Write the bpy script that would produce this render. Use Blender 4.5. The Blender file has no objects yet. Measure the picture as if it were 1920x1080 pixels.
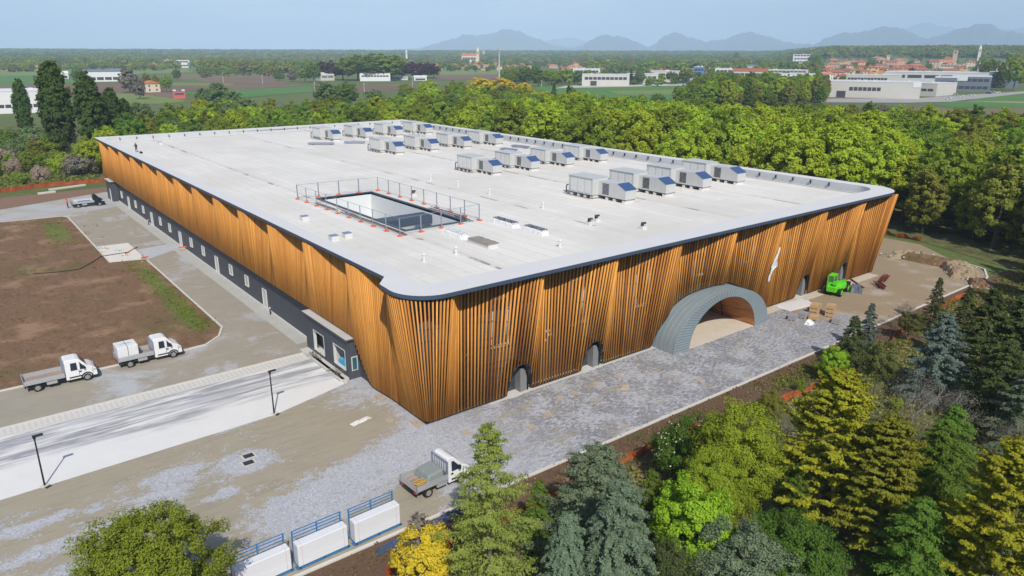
import bpy, math, random
import numpy as np
from mathutils import Vector, Matrix, Euler
S = bpy.context.scene
C = S.collection
R_ = math.radians
# ---------------- camera, sky, sun, exposure ----------------
FPX = 1373.66; PITCH = math.atan(440.96/1373.66); YAW = R_(52.106); ROLL = R_(.1474)
CAM = np.array([-28.39, -48.18, 30.0])
FW = np.array([math.cos(YAW)*math.cos(PITCH), math.sin(YAW)*math.cos(PITCH), -math.sin(PITCH)])
R0 = np.array([math.sin(YAW), -math.cos(YAW), 0.0]); U0 = np.cross(R0, FW)
RT = R0*math.cos(ROLL)+U0*math.sin(ROLL); UP = -R0*math.sin(ROLL)+U0*math.cos(ROLL)
cd = bpy.data.cameras.new('camera'); cam = bpy.data.objects.new('camera', cd); C.objects.link(cam)
cd.sensor_width = 36; cd.lens = FPX/1920*36; cd.clip_start = 0.5; cd.clip_end = 120000
cam.matrix_world = Matrix(((RT[0], UP[0], -FW[0], CAM[0]), (RT[1], UP[1], -FW[1], CAM[1]), (RT[2], UP[2], -FW[2], CAM[2]), (0, 0, 0, 1)))
S.camera = cam
SUN_EL = R_(44); SUN_ROT = R_(205.5)
W = bpy.data.worlds.new("World"); S.world = W; W.use_nodes = True
wn = W.node_tree.nodes; wl = W.node_tree.links; wn.clear()
sky = wn.new('ShaderNodeTexSky'); sky.sky_type = 'NISHITA'; sky.sun_disc = False
sky.sun_elevation = SUN_EL; sky.sun_rotation = SUN_ROT; sky.altitude = 200; sky.air_density = 1.0; sky.dust_density = 0.6; sky.ozone_density = 2.5
tc = wn.new('ShaderNodeTexCoord'); mp = wn.new('ShaderNodeMapping'); mp.inputs['Scale'].default_value = (1.6, 1.6, 9)
nz = wn.new('ShaderNodeTexNoise'); nz.inputs['Scale'].default_value = 2.2; nz.inputs['Detail'].default_value = 9; nz.inputs['Roughness'].default_value = .62
rp = wn.new('ShaderNodeValToRGB'); rp.color_ramp.elements[0].position = .46; rp.color_ramp.elements[0].color = (0, 0, 0, 1); rp.color_ramp.elements[1].position = .76; rp.color_ramp.elements[1].color = (.6, .6, .6, 1)
mx = wn.new('ShaderNodeMix'); mx.data_type = 'RGBA'; mx.inputs[7].default_value = (13, 13.6, 14.6, 1)
tint = wn.new('ShaderNodeMix'); tint.data_type = 'RGBA'; tint.blend_type = 'MULTIPLY'; tint.inputs[0].default_value = 1; tint.inputs[7].default_value = (.97, 1.0, 1.13, 1)
bg = wn.new('ShaderNodeBackground'); bg.inputs['Strength'].default_value = .092; wo = wn.new('ShaderNodeOutputWorld')
wl.new(tc.outputs['Generated'], mp.inputs[0]); wl.new(mp.outputs[0], nz.inputs['Vector']); wl.new(nz.outputs['Fac'], rp.inputs[0])
wl.new(rp.outputs[0], mx.inputs[0]); wl.new(sky.outputs[0], tint.inputs[6]); wl.new(tint.outputs[2], mx.inputs[6]); wl.new(mx.outputs[2], bg.inputs[0]); wl.new(bg.outputs[0], wo.inputs[0])
sl = bpy.data.lights.new('sun', 'SUN'); sl.energy = 4.7; sl.angle = R_(.55); sl.color = (1, .94, .84)
so = bpy.data.objects.new('sun', sl); C.objects.link(so)
sd = Vector((math.sin(SUN_ROT)*math.cos(SUN_EL), math.cos(SUN_ROT)*math.cos(SUN_EL), math.sin(SUN_EL)))
so.rotation_euler = sd.to_track_quat('Z', 'Y').to_euler()
S.view_settings.view_transform = 'Standard'; S.view_settings.look = 'None'; S.view_settings.exposure = 0.08; S.view_settings.gamma = 1
S.render.engine = 'CYCLES'
S.cycles.max_bounces = 6; S.cycles.diffuse_bounces = 3; S.cycles.glossy_bounces = 2; S.cycles.transmission_bounces = 3; S.cycles.volume_bounces = 1; S.cycles.transparent_max_bounces = 6
# survey helpers: a bearing in the photo -> a place on the ground / on a wall plane
def ray(u, v): return FW+RT*((u-960)/FPX)+UP*((540-v)/FPX)
def G(u, v, z=0.0):
    d = ray(u, v); q = CAM+d*((z-CAM[2])/d[2]); return float(q[0]), float(q[1])
def far(u, d):      # point at bearing u and horizontal distance d
    r = ray(u, 99.5); n = math.hypot(r[0], r[1]); return float(CAM[0]+r[0]/n*d), float(CAM[1]+r[1]/n*d)
def heading(x, y): return math.atan2(y-CAM[1], x-CAM[0])
def smooth(a, b, t):
    t = min(1, max(0, (t-a)/(b-a))); return t*t*(3-2*t)
def terrain(x, y):
    d = math.hypot(x-CAM[0], y-CAM[1]); a = heading(x, y)
    s = smooth(1500, 6500, d)*30
    right = smooth(R_(34.5), R_(29), a)
    s += right*(smooth(1250, 2000, d)*15+smooth(1900, 2500, d)*17*(1-smooth(3500, 7000, d)*.9))
    return s
def Gt(u, v):      # first place along a bearing where the rising terrain meets the sight line
    d = 120.0
    while d < 9000:
        x, y = far(u, d); q = np.array([x, y, terrain(x, y)])-CAM
        if 540-FPX*(q@UP)/(q@FW) <= v: return x, y
        d *= 1.004
    return G(u, v)
def dist(x, y): return math.hypot(x-CAM[0], y-CAM[1])
# ---------------- materials ----------------
class NT:
    def __init__(s, name):
        s.m = bpy.data.materials.new(name); s.m.use_nodes = True; s.t = s.m.node_tree; s.t.nodes.clear()
        s.out = s.n('ShaderNodeOutputMaterial')
    def n(s, k): return s.t.nodes.new(k)
    def l(s, a, b):
        if isinstance(a, (int, float)): b.default_value = a
        elif isinstance(a, tuple): b.default_value = a if len(a) == 4 or b.type == 'VECTOR' else (*a, 1)
        else: s.t.links.new(a, b)
    def pos(s):
        if not hasattr(s, '_p'): s._p = s.n('ShaderNodeNewGeometry').outputs['Position']
        return s._p
    def xyz(s, v=None):
        k = s.n('ShaderNodeSeparateXYZ'); s.l(v or s.pos(), k.inputs[0]); return k.outputs
    def obj(s):
        return s.n('ShaderNodeTexCoord').outputs['Object']
    def mapv(s, v, sc=(1, 1, 1), rot=0, loc=(0, 0, 0)):
        k = s.n('ShaderNodeMapping'); s.l(v, k.inputs[0]); k.inputs['Scale'].default_value = sc; k.inputs['Rotation'].default_value = (0, 0, rot); k.inputs['Location'].default_value = loc; return k.outputs[0]
    def noise(s, scale, detail=4, rough=.55, v=None, dist=0):
        k = s.n('ShaderNodeTexNoise'); s.l(v if v is not None else s.pos(), k.inputs['Vector']); k.inputs['Scale'].default_value = scale; k.inputs['Detail'].default_value = detail; k.inputs['Roughness'].default_value = rough; k.inputs['Distortion'].default_value = dist; return k.outputs['Fac']
    def vor(s, scale, v=None, out='Color', feat='F1'):
        k = s.n('ShaderNodeTexVoronoi'); s.l(v if v is not None else s.pos(), k.inputs['Vector']); k.inputs['Scale'].default_value = scale; k.feature = feat; return k.outputs[out]
    def math(s, op, a, b=0, c=None):
        k = s.n('ShaderNodeMath'); k.operation = op; s.l(a, k.inputs[0]); s.l(b, k.inputs[1])
        if c is not None: s.l(c, k.inputs[2])
        return k.outputs[0]
    def ramp(s, f, a, b):     # 0 at a, 1 at b
        k = s.n('ShaderNodeMapRange'); s.l(f, k.inputs[0]); k.inputs[1].default_value = a; k.inputs[2].default_value = b; return k.outputs[0]
    def mix(s, f, a, b, mode='MIX'):
        k = s.n('ShaderNodeMix'); k.data_type = 'RGBA'; k.blend_type = mode; s.l(f, k.inputs[0]); s.l(a, k.inputs[6]); s.l(b, k.inputs[7]); return k.outputs[2]
    def bw(s, c):
        k = s.n('ShaderNodeRGBToBW'); s.l(c, k.inputs[0]); return k.outputs[0]
    def attr(s, name):
        k = s.n('ShaderNodeAttribute'); k.attribute_name = name; return k.outputs['Fac']
    def bump(s, h, strength=.3, d=.05):
        k = s.n('ShaderNodeBump'); k.inputs['Strength'].default_value = strength; k.inputs['Distance'].default_value = d; s.l(h, k.inputs['Height']); return k.outputs[0]
    def bsdf(s, col, rough=.8, metal=0., spec=.3, normal=None, alpha=None):
        k = s.n('ShaderNodeBsdfPrincipled'); s.l(col, k.inputs['Base Color']); s.l(rough, k.inputs['Roughness']); s.l(metal, k.inputs['Metallic']); s.l(spec, k.inputs['Specular IOR Level'])
        if normal is not None: s.l(normal, k.inputs['Normal'])
        if alpha is not None: s.l(alpha, k.inputs['Alpha'])
        s.l(k.outputs[0], s.out.inputs[0]); return s.m
def hsh(c, f): return tuple(min(1, x*f) for x in c)
def M(name, col, rough=.7, metal=0., var=.18, scale=3., spec=.3, fine=0):
    t = NT(name); f = t.noise(scale, 5, .6); c = t.mix(f, hsh(col, 1-var), hsh(col, 1+var))
    if fine: c = t.mix(t.ramp(t.noise(scale*fine, 3), .45, .7), c, hsh(col, 1-var*1.3))
    return t.bsdf(c, rough, metal, spec)
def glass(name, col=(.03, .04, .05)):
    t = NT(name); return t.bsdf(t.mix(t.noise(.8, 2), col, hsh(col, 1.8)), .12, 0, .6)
def leafmat(name, c1, c2, tr=.3, rnd=.35):
    t = NT(name); oi = t.n('ShaderNodeObjectInfo').outputs['Random']
    f = t.noise(1.3, 3, .6, t.obj()); c = t.mix(t.ramp(f, .32, .68), c1, c2)
    f2 = t.noise(9, 2, .6, t.obj()); c = t.mix(t.ramp(f2, .35, .75), c, hsh(c2, 1.25))
    h = t.n('ShaderNodeHueSaturation'); t.l(t.math('MULTIPLY_ADD', oi, .03*rnd/.35, .5-.015*rnd/.35), h.inputs['Hue']); t.l(t.math('MULTIPLY_ADD', oi, rnd, 1-rnd/2), h.inputs['Value']); h.inputs['Saturation'].default_value = .98; t.l(c, h.inputs['Color'])
    d = t.n('ShaderNodeBsdfDiffuse'); t.l(h.outputs[0], d.inputs[0]); tl = t.n('ShaderNodeBsdfTranslucent'); t.l(h.outputs[0], tl.inputs[0])
    ms = t.n('ShaderNodeMixShader'); ms.inputs[0].default_value = tr; t.l(d.outputs[0], ms.inputs[1]); t.l(tl.outputs[0], ms.inputs[2]); t.l(ms.outputs[0], t.out.inputs[0]); return t.m
# ---------------- mesh helpers ----------------
class MB:
    def __init__(s): s.v = []; s.f = []; s.m = []
    def add(s, V, F, mi=0):
        o = len(s.v); s.v += [tuple(p) for p in V]; s.f += [tuple(i+o for i in f) for f in F]; s.m += [mi]*len(F); return s
    def box(s, x0, x1, y0, y1, z0, z1, mi=0):
        V = [(x0, y0, z0), (x1, y0, z0), (x1, y1, z0), (x0, y1, z0), (x0, y0, z1), (x1, y0, z1), (x1, y1, z1), (x0, y1, z1)]
        return s.add(V, [(0, 3, 2, 1), (4, 5, 6, 7), (0, 1, 5, 4), (1, 2, 6, 5), (2, 3, 7, 6), (3, 0, 4, 7)], mi)
    def quad(s, a, b, c, d, mi=0): return s.add([a, b, c, d], [(0, 1, 2, 3)], mi)
    def poly(s, pts, mi=0): return s.add(pts, [tuple(range(len(pts)))], mi)
    def prism(s, pts, z0, z1, mi=0):      # vertical prism over a ccw outline
        n = len(pts); V = [(x, y, z0) for x, y in pts]+[(x, y, z1) for x, y in pts]
        F = [tuple(range(n))[::-1], tuple(range(n, 2*n))]+[(i, (i+1) % n, n+(i+1) % n, n+i) for i in range(n)]
        return s.add(V, F, mi)
    def side(s, prof, w, mi=0, y=0):       # prism across y over an (x,z) outline; w = half width or function of z
        n = len(prof); f = w if callable(w) else (lambda z: w)
        V = [(x, y-f(z), z) for x, z in prof]+[(x, y+f(z), z) for x, z in prof]
        F = [tuple(range(n)), tuple(range(n, 2*n))[::-1]]+[(i, n+i, n+(i+1) % n, (i+1) % n) for i in range(n)]
        return s.add(V, F, mi)
    def tube(s, p, q, r, n=6, mi=0, r2=None, cap=True):
        p = Vector(p); q = Vector(q); d = (q-p).normalized(); a = d.orthogonal().normalized(); b = d.cross(a); r2 = r if r2 is None else r2
        V = [p+(a*math.cos(2*math.pi*i/n)+b*math.sin(2*math.pi*i/n))*r for i in range(n)]+[q+(a*math.cos(2*math.pi*i/n)+b*math.sin(2*math.pi*i/n))*r2 for i in range(n)]
        F = [(i, (i+1) % n, n+(i+1) % n, n+i) for i in range(n)]
        if cap: F += [tuple(range(n))[::-1], tuple(range(n, 2*n))]
        return s.add(V, F, mi)
    def path(s, pts, r, n=6, mi=0):
        for a, b in zip(pts[:-1], pts[1:]): s.tube(a, b, r, n, mi)
        return s
    def build(s, name, mats, parent=None, loc=None, bevel=0, smooth=False):
        me = bpy.data.meshes.new(name); me.from_pydata(s.v, [], s.f)
        for m in (mats if isinstance(mats, (list, tuple)) else [mats]): me.materials.append(m)
        me.polygons.foreach_set('material_index', s.m)
        if smooth: me.polygons.foreach_set('use_smooth', [True]*len(s.f))
        me.update(); o = bpy.data.objects.new(name, me); C.objects.link(o)
        if parent: o.parent = parent
        if loc is not None: o.location = loc
        if bevel:
            b = o.modifiers.new('bevel', 'BEVEL'); b.width = bevel; b.segments = 2; b.limit_method = 'ANGLE'
        return o
def np_mesh(name, V, F, mats, mi=None, smooth=False):
    me = bpy.data.meshes.new(name); V = np.asarray(V, dtype=np.float32); F = np.asarray(F, dtype=np.int32); k = F.shape[1]
    me.vertices.add(len(V)); me.vertices.foreach_set('co', V.ravel()); me.loops.add(F.size); me.loops.foreach_set('vertex_index', F.ravel())
    me.polygons.add(len(F)); me.polygons.foreach_set('loop_start', np.arange(0, F.size, k, dtype=np.int32)); me.polygons.foreach_set('loop_total', np.full(len(F), k, dtype=np.int32))
    for m in (mats if isinstance(mats, (list, tuple)) else [mats]): me.materials.append(m)
    if mi is not None: me.polygons.foreach_set('material_index', np.asarray(mi, dtype=np.int32))
    if smooth: me.polygons.foreach_set('use_smooth', np.ones(len(F), dtype=bool))
    me.update(calc_edges=True); me.validate(); return me
def link(name, me, parent=None, loc=None):
    o = bpy.data.objects.new(name, me); C.objects.link(o)
    if parent: o.parent = parent
    if loc is not None: o.location = loc
    return o
def tag(o, label=None, cat=None, group=None, kind=None):
    if label: o['label'] = label
    if cat: o['category'] = cat
    if group: o['group'] = group
    if kind: o['kind'] = kind
    return o
def thing(name, loc, rz=0, label=None, cat=None, group=None):
    o = bpy.data.objects.new(name, None); C.objects.link(o); o.location = loc if len(loc) == 3 else (*loc, 0); o.rotation_euler.z = rz; o.empty_display_size = .3
    return tag(o, label, cat, group)
def copy_tree(o, parent=None):
    c = o.copy(); C.objects.link(c); c.parent = parent
    for ch in list(o.children): copy_tree(ch, c)
    return c
ORD = ['first', 'second', 'third', 'fourth', 'fifth', 'sixth', 'seventh', 'eighth', 'ninth', 'tenth', 'eleventh', 'twelfth', 'thirteenth', 'fourteenth', 'fifteenth', 'sixteenth', 'seventeenth', 'eighteenth', 'nineteenth', 'twentieth']
ORD += ['twenty '+w for w in ORD[:9]]+['thirtieth']+['thirty '+w for w in ORD[:9]]+['fortieth']+['forty '+w for w in ORD[:9]]
# ---------------- ground and paving ----------------
def sheet(name, pts, z, m, parent=None, kind='structure', thick=None):
    b = MB(); b.poly([(x, y, z) for x, y in pts]); o = b.build(name, m, parent); tag(o, kind=kind); return o
t = NT('grassland')
n1 = t.noise(.012, 5, .6); n2 = t.noise(.35, 6, .65); n3 = t.noise(3, 4, .7)
c = t.mix(t.ramp(n1, .35, .65), (.095, .15, .035), (.14, .175, .048)); c = t.mix(t.ramp(n2, .42, .7), c, (.15, .13, .06)); c = t.mix(t.ramp(n3, .4, .75), c, (.05, .09, .02))
M_grass = t.bsdf(c, .95, normal=t.bump(n3, .5, .1))
t = NT('understorey'); n2 = t.noise(.25, 6, .65); n3 = t.noise(2.4, 6, .7)
c = t.mix(t.ramp(n2, .38, .62), (.035, .055, .014), (.16, .165, .05)); c = t.mix(t.ramp(n3, .45, .7), c, (.15, .12, .065))
M_under = t.bsdf(c, .95, normal=t.bump(n3, .7, .15))
def field_mat(name, a, b, rot, sc=.5, fine=None):
    t = NT(name); v = t.mapv(t.pos(), (sc*.05, sc, 1), rot); f = t.noise(1, 4, .6, v); g = t.noise(.01, 4, .6)
    return t.bsdf(t.mix(t.ramp(g, .4, .6), t.mix(f, a, b), b), .95)
F_brown = field_mat('ploughed_soil', (.125, .08, .052), (.18, .12, .08), .5)
F_green = field_mat('young_crop', (.055, .15, .03), (.085, .19, .04), .4)
F_light = field_mat('pale_crop', (.13, .20, .04), (.17, .21, .06), .4)
F_olive = field_mat('fallow_field', (.14, .14, .05), (.17, .135, .07), .45)
F_tan = field_mat('stubble', (.26, .20, .12), (.30, .24, .15), .4)
# terrain: rings around the site, radius growing to the horizon
V = []; F = []; radii = [0]+[60*1.17**i for i in range(46)]; NA = 120
for r in radii:
    for k in range(NA):
        a = 2*math.pi*k/NA; x = CAM[0]+r*math.cos(a); y = CAM[1]+r*math.sin(a); V.append((x, y, terrain(x, y)-.12))
for i in range(len(radii)-1):
    for k in range(NA): F.append((i*NA+k, (i+1)*NA+k, (i+1)*NA+(k+1) % NA, i*NA+(k+1) % NA))
tag(link('ground', np_mesh('ground', V, F, M_grass, smooth=True)), kind='structure')
def fld(lst, m, dz, s=3, x0=0, y0=60):
    sheet('field', [G(x0+u/s, y0+v/s) for u, v in lst][::-1], dz, m)
fld([(0, 298), (330, 292), (640, 288), (940, 306), (1320, 296), (1560, 290), (1750, 300), (1300, 325), (1000, 335), (1060, 355), (960, 378), (640, 345), (330, 350), (0, 338)], F_brown, .0)
fld([(490, 347), (640, 345), (800, 352), (1000, 378), (1060, 390), (900, 405), (510, 400)], F_light, .03)
fld([(980, 338), (1300, 325), (1750, 305), (1755, 337), (1550, 354), (1340, 372), (1100, 355)], F_green, .06)
fld([(1110, 268), (1330, 255), (1500, 245), (1620, 287), (1300, 290), (1120, 281)], F_brown, .0)
fld([(940, 284), (1320, 290), (1300, 299), (950, 303)], F_light, .03)
fld([(980, 235), (1320, 232), (1650, 202), (1720, 244), (1500, 245), (1110, 268), (990, 262)], F_olive, .0)
fld([(0, 202), (580, 200), (1080, 198), (1080, 226), (640, 240), (0, 246)], F_light, .0)
fld([(0, 246), (300, 246), (420, 262), (430, 288), (0, 298)], F_green, .03)
fld([(1060, 196), (1300, 202), (1310, 214), (1060, 222)], F_green, .03)
fld([(1290, 206), (1500, 200), (1510, 212), (1290, 216)], F_tan, .06)
fld([(535, 205), (880, 215), (1000, 215), (885, 237), (535, 242)], F_light, .0, x0=640)
fld([(535, 242), (885, 237), (900, 268), (540, 272)], F_brown, .0, x0=640)
fld([(60, 305), (430, 290), (420, 315), (190, 340), (70, 335)], F_brown, .0, x0=640)
fld([(1040, 305), (1500, 300), (1920, 292), (2020, 300), (1960, 350), (1760, 395), (1330, 395), (1220, 350)], F_green, .0, x0=640)
fld([(1500, 331), (1900, 325), (1960, 330), (1900, 352), (1560, 350)], F_light, .03, x0=640)
fld([(1620, 375), (1960, 338), (1990, 392), (1640, 388)], F_green, .03, x0=1280)
fld([(1620, 387), (1990, 388), (1990, 404), (1560, 394)], F_tan, .0, x0=1280)
fld([(1380, 408), (1540, 388), (1990, 402), (1990, 430), (1500, 422)], F_green, .03, x0=1280)
fld([(1300, 425), (1990, 428), (1990, 470), (1300, 450)], F_olive, .0, x0=1280)
fld([(740, 362), (1330, 380), (1300, 400), (740, 385)], F_brown, .0, x0=1280)
# woodland floor around the site
sheet('woodland_floor', [(-90, -14.6), (-90, -75), (150, -75), (400, 30), (400, 190), (300, 300), (100, 330), (-40, 330), (-40, 150), (78, 150), (100, 5), (92, -14.6)], -.06, M_under)
t = NT('bare_soil'); n2 = t.noise(.18, 6, .62); n3 = t.noise(2.2, 6, .7); n4 = t.noise(.07, 3, .5, t.mapv(t.pos(), loc=(31, 7, 0)))
c = t.mix(t.ramp(n3, .3, .7), (.125, .072, .040), (.235, .142, .080)); c = t.mix(t.math('MULTIPLY', t.ramp(t.noise(.9, 6, .75, t.mapv(t.pos(), (1, .35, 1), .6)), .5, .66), .6), c, (.095, .055, .032)); c = t.mix(t.math('MULTIPLY', t.ramp(n2, .52, .64), .8), c, (.30, .19, .115))
gm = t.math('MULTIPLY', t.ramp(n4, .55, .66), t.ramp(n3, .42, .58)); c = t.mix(t.math('MULTIPLY', gm, .75), c, (.085, .105, .022))
# weedy green strip beside the kerb and around the far corner of the lot
X, Y, Z = t.xyz()
def blob(t, x, y, rx, ry):
    a = t.math('DIVIDE', t.math('SUBTRACT', X, x), rx); b = t.math('DIVIDE', t.math('SUBTRACT', Y, y), ry)
    return t.math('SUBTRACT', 1, t.math('ADD', t.math('MULTIPLY', a, a), t.math('MULTIPLY', b, b)))
g = t.math('MAXIMUM', blob(t, -8.2, 57, 1.3, 13), blob(t, -8.6, 42, 1.5, 9)); g = t.math('MAXIMUM', g, blob(t, -14.5, 99, 2.2, 11))
g = t.math('ADD', g, t.math('MULTIPLY', t.math('SUBTRACT', t.noise(.9, 5, .7), .5), 3.2)); c = t.mix(t.math('MULTIPLY', t.ramp(g, .1, .9), .8), c, (.11, .17, .03))
M_soil = t.bsdf(c, .95, normal=t.bump(n3, .8, .12))
# sandy site road: beige dust over grey stone, grey-blue bare patches
def road_mat(name, seed, sand=(.315, .285, .232), stone=(.42, .43, .45), lo=.5, hi=.58, stretch=1):
    t = NT(name); v = t.mapv(t.pos(), (1/stretch, 1, 1), 0, (seed, seed*2, 0)); a = t.noise(.11, 6, .62, v, .6); b = t.noise(5, 4, .7); d = t.noise(.7, 5, .6, v)
    b2 = t.noise(2, 6, .8); f = t.ramp(t.math('ADD', a, t.math('MULTIPLY', t.math('SUBTRACT', b2, .5), .30)), lo, hi)
    tr = t.noise(1, 5, .65, t.mapv(t.pos(), (.16, 2.4, 1), .1 if seed > 5 else -.05, (seed, 0, 0)), 1.0); c1 = t.mix(d, hsh(sand, .86), hsh(sand, 1.12)); c1 = t.mix(t.math('MULTIPLY', t.ramp(tr, .5, .66), .35), c1, hsh(sand, .72)); c2 = t.mix(t.ramp(t.noise(9, 3, .7), .35, .7), hsh(stone, .8), hsh(stone, 1.15))
    return t.bsdf(t.mix(f, c1, c2), .92, normal=t.bump(b, .25, .03))
M_road = road_mat('dusty_road', 3.1, lo=.54, hi=.64)
M_roadn = road_mat('grey_gravel_road', 9.4, sand=(.36, .345, .30), lo=.40, hi=.60)
t = NT('concrete'); a = t.noise(.25, 6, .6); b = t.noise(6, 4, .7); M_conc = t.bsdf(t.mix(t.ramp(b, .4, .75), t.mix(a, (.50, .485, .45), (.60, .58, .54)), (.44, .43, .40)), .9)
M_kerb = M('kerb_stone', (.55, .53, .49), .9, var=.12, scale=2)
# wide white screed with grey brushed streaks along it
t = NT('streaked_screed'); X, Y, Z = t.xyz()
a = t.noise(1, 6, .65, t.mapv(t.pos(), (.10, 1.1, 1), .02), .8); b = t.noise(1, 3, .6, t.mapv(t.pos(), (.5, 9, 1)))
edge = t.math('ADD', Y, t.math('MULTIPLY', t.math('SUBTRACT', t.noise(.14, 3), .5), 5)); f = t.math('MULTIPLY', t.ramp(edge, 13.0, 14.6), t.ramp(a, .40, .57)); f = t.math('MULTIPLY', f, t.ramp(b, .15, .5))
c = t.mix(f, t.mix(t.noise(.6, 4), (.60, .60, .585), (.69, .685, .675)), (.27, .275, .30)); M_screed = t.bsdf(c, .9)
t = NT('chequer_pavers'); ck = t.n('ShaderNodeTexChecker'); t.l(t.mapv(t.pos(), rot=.785), ck.inputs[0]); ck.inputs['Scale'].default_value = 3.2; ck.inputs['Color1'].default_value = (.49, .48, .46, 1); ck.inputs['Color2'].default_value = (.60, .59, .56, 1)
M_check = t.bsdf(t.mix(t.math('MULTIPLY', t.noise(.5, 4), .4), ck.outputs[0], (.5, .48, .44)), .9)
# cobbled court: stone setts, sand swept over the western part
t = NT('cobbles'); X, Y, Z = t.xyz()
cell = t.bw(t.vor(6.5)); gr = t.vor(6.5, out='Distance', feat='DISTANCE_TO_EDGE'); big = t.noise(.35, 6, .68); mid = t.noise(1.6, 5, .75)
rt = t.ramp(X, -1, 9)
spk = t.noise(3.4, 4, .75, t.mapv(t.pos(), (.55, 1, 1), .4)); dark = t.math('MULTIPLY', t.ramp(t.math('ADD', spk, t.math('MULTIPLY', t.math('SUBTRACT', big, .5), .75)), .45, .54), rt)
dark = t.math('MAXIMUM', dark, t.math('MULTIPLY', t.ramp(X, 36, 46), t.ramp(spk, .40, .54)))
base = t.mix(cell, (.29, .305, .345), (.54, .555, .60)); base = t.mix(t.ramp(t.noise(.9, 5, .7), .4, .7), base, (.44, .45, .48))
base = t.mix(t.math('MULTIPLY', dark, .85), base, t.mix(cell, (.10, .102, .12), (.25, .255, .28))); base = t.mix(t.ramp(gr, .06, .01), base, (.25, .25, .25))
sc = t.attr('sand'); nn = t.math('ADD', sc, t.math('MULTIPLY', t.math('SUBTRACT', t.noise(.55, 6, .72, t.mapv(t.pos(), (.6, 1, 1), .3), .5), .5), 1.1)); nn = t.math('ADD', nn, t.math('MULTIPLY', t.math('SUBTRACT', cell, .5), .12))
nn = t.math('ADD', nn, t.math('MULTIPLY', t.math('SUBTRACT', t.noise(2.8, 6, .9), .5), .95)); nn = t.math('ADD', nn, t.math('MULTIPLY', t.math('SUBTRACT', t.noise(.9, 3, .6, t.mapv(t.pos(), (.7, 1.2, 1), .35, (9, 3, 0))), .5), .75)); nn = t.math('ADD', nn, t.math('MULTIPLY', t.math('SUBTRACT', cell, .5), .22)); sf = t.ramp(nn, .46, .54)
trk = t.noise(1, 6, .7, t.mapv(t.pos(), (.22, 1.5, 1), .45), 1.6)
sand = t.mix(t.noise(.3, 5, .6), (.285, .255, .19), (.37, .33, .25)); sand = t.mix(t.math('MULTIPLY', t.ramp(trk, .50, .64), .45), sand, (.225, .205, .16)); sand = t.mix(t.math('MULTIPLY', t.ramp(t.noise(7, 4, .8), .5, .75), .5), sand, (.22, .20, .165))
M_cob = t.bsdf(t.mix(sf, base, sand), .9, normal=t.bump(t.math('ADD', t.math('MULTIPLY', gr, 1.2), t.math('MULTIPLY', mid, .4)), .35, .04))
# court sheet with the swept-sand amount stored per vertex
nx, ny = 260, 85; xs = np.linspace(-75, 56, nx); ys = np.linspace(-11.3, 12.3, ny)
XX, YY = np.meshgrid(xs, ys); 
sand = np.clip((-2.5-XX)/4, 0, 1)*.34+.34
sand -= .0*XX
def ell(x, y, rx, ry, val, rot=0):
    global sand
    c, s_ = math.cos(rot), math.sin(rot); a = ((XX-x)*c+(YY-y)*s_)/rx; b = (-(XX-x)*s_+(YY-y)*c)/ry; sand = sand+val*np.exp(-(a*a+b*b))
for u, v, rx, ry, val in ((330, 890, 2.2, 1.3, -.5), (300, 930, 2.0, 1.0, -.42), (467, 865, 2.0, 1.4, -.7), (420, 925, 1.3, .8, -.5), (600, 930, 4.0, 2.4, -.62), (700, 880, 3.5, 2.2, -.62), (560, 985, 3.0, 1.5, -.5), (250, 965, 2.5, .6, -.25), (60, 985, 3, .9, -.45), (60, 1040, 4, 1.0, -.45), (440, 800, 3, .35, -.4), (150, 1060, 3, .8, -.35),
                          (620, 800, 4.0, 3.2, .25), (700, 790, 2.6, 2.4, .45), (760, 860, 1.3, .6, .2), (600, 860, 3, 1.0, .2), (380, 960, 4, 1.2, .2), (100, 920, 8, 1.2, .3), (300, 830, 7, .9, .3), (480, 1010, 3, 1.0, .2), (790, 915, 1.6, .8, .25), (780, 960, 2, .7, .3), (560, 735, 2, 1, .3)):
    x, y = G(u, v); ell(x, y, rx, ry, val)
ell(0.5, -1.5, 2.6, 3.5, -.35); ell(-3, 10, 3, 1, .1)
V = np.stack([XX.ravel(), YY.ravel(), np.zeros(nx*ny)], 1); idx = np.arange(nx*ny).reshape(ny, nx)
F = np.stack([idx[:-1, :-1].ravel(), idx[:-1, 1:].ravel(), idx[1:, 1:].ravel(), idx[1:, :-1].ravel()], 1)
me = np_mesh('court_paving', V, F, M_cob); at = me.attributes.new('sand', 'FLOAT', 'POINT'); at.data.foreach_set('value', sand.ravel().astype(np.float32))
tag(link('court_paving', me), kind='structure')
sheet('entrance_concrete', [(6.5, -.3), (74.5, -.3), (74.5, 2.5), (6.5, 2.5)], .004, M_conc)
# sandy eastern yard
t = NT('site_earth'); a = t.noise(.16, 6, .65); b = t.noise(3, 6, .75); c = t.mix(a, (.24, .18, .115), (.36, .285, .19)); c = t.mix(t.math('MULTIPLY', t.ramp(a, .54, .66), .7), c, (.42, .40, .37)); c = t.mix(t.math('MULTIPLY', t.ramp(b, .5, .75), .6), c, (.19, .145, .10))
M_earth = t.bsdf(c, .95, normal=t.bump(b, .7, .1))
east = [(51, -7.5), (54.5, -7), (54.5, -11.3), (86, -11.3), (90.5, -8), (92, -3), (97, 3), (97, 22), (90, 60), (92, 150), (74, 150), (70, 3), (52, 3), (50, -2)]
sheet('site_earth', east, .008, M_earth)
sheet('pale_yard_strip', [(45, -1.4), (74, -1.5), (74, 1), (45, 1)], .012, M('pale_grit', (.50, .44, .35), .95, var=.2, scale=1.2))
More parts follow.
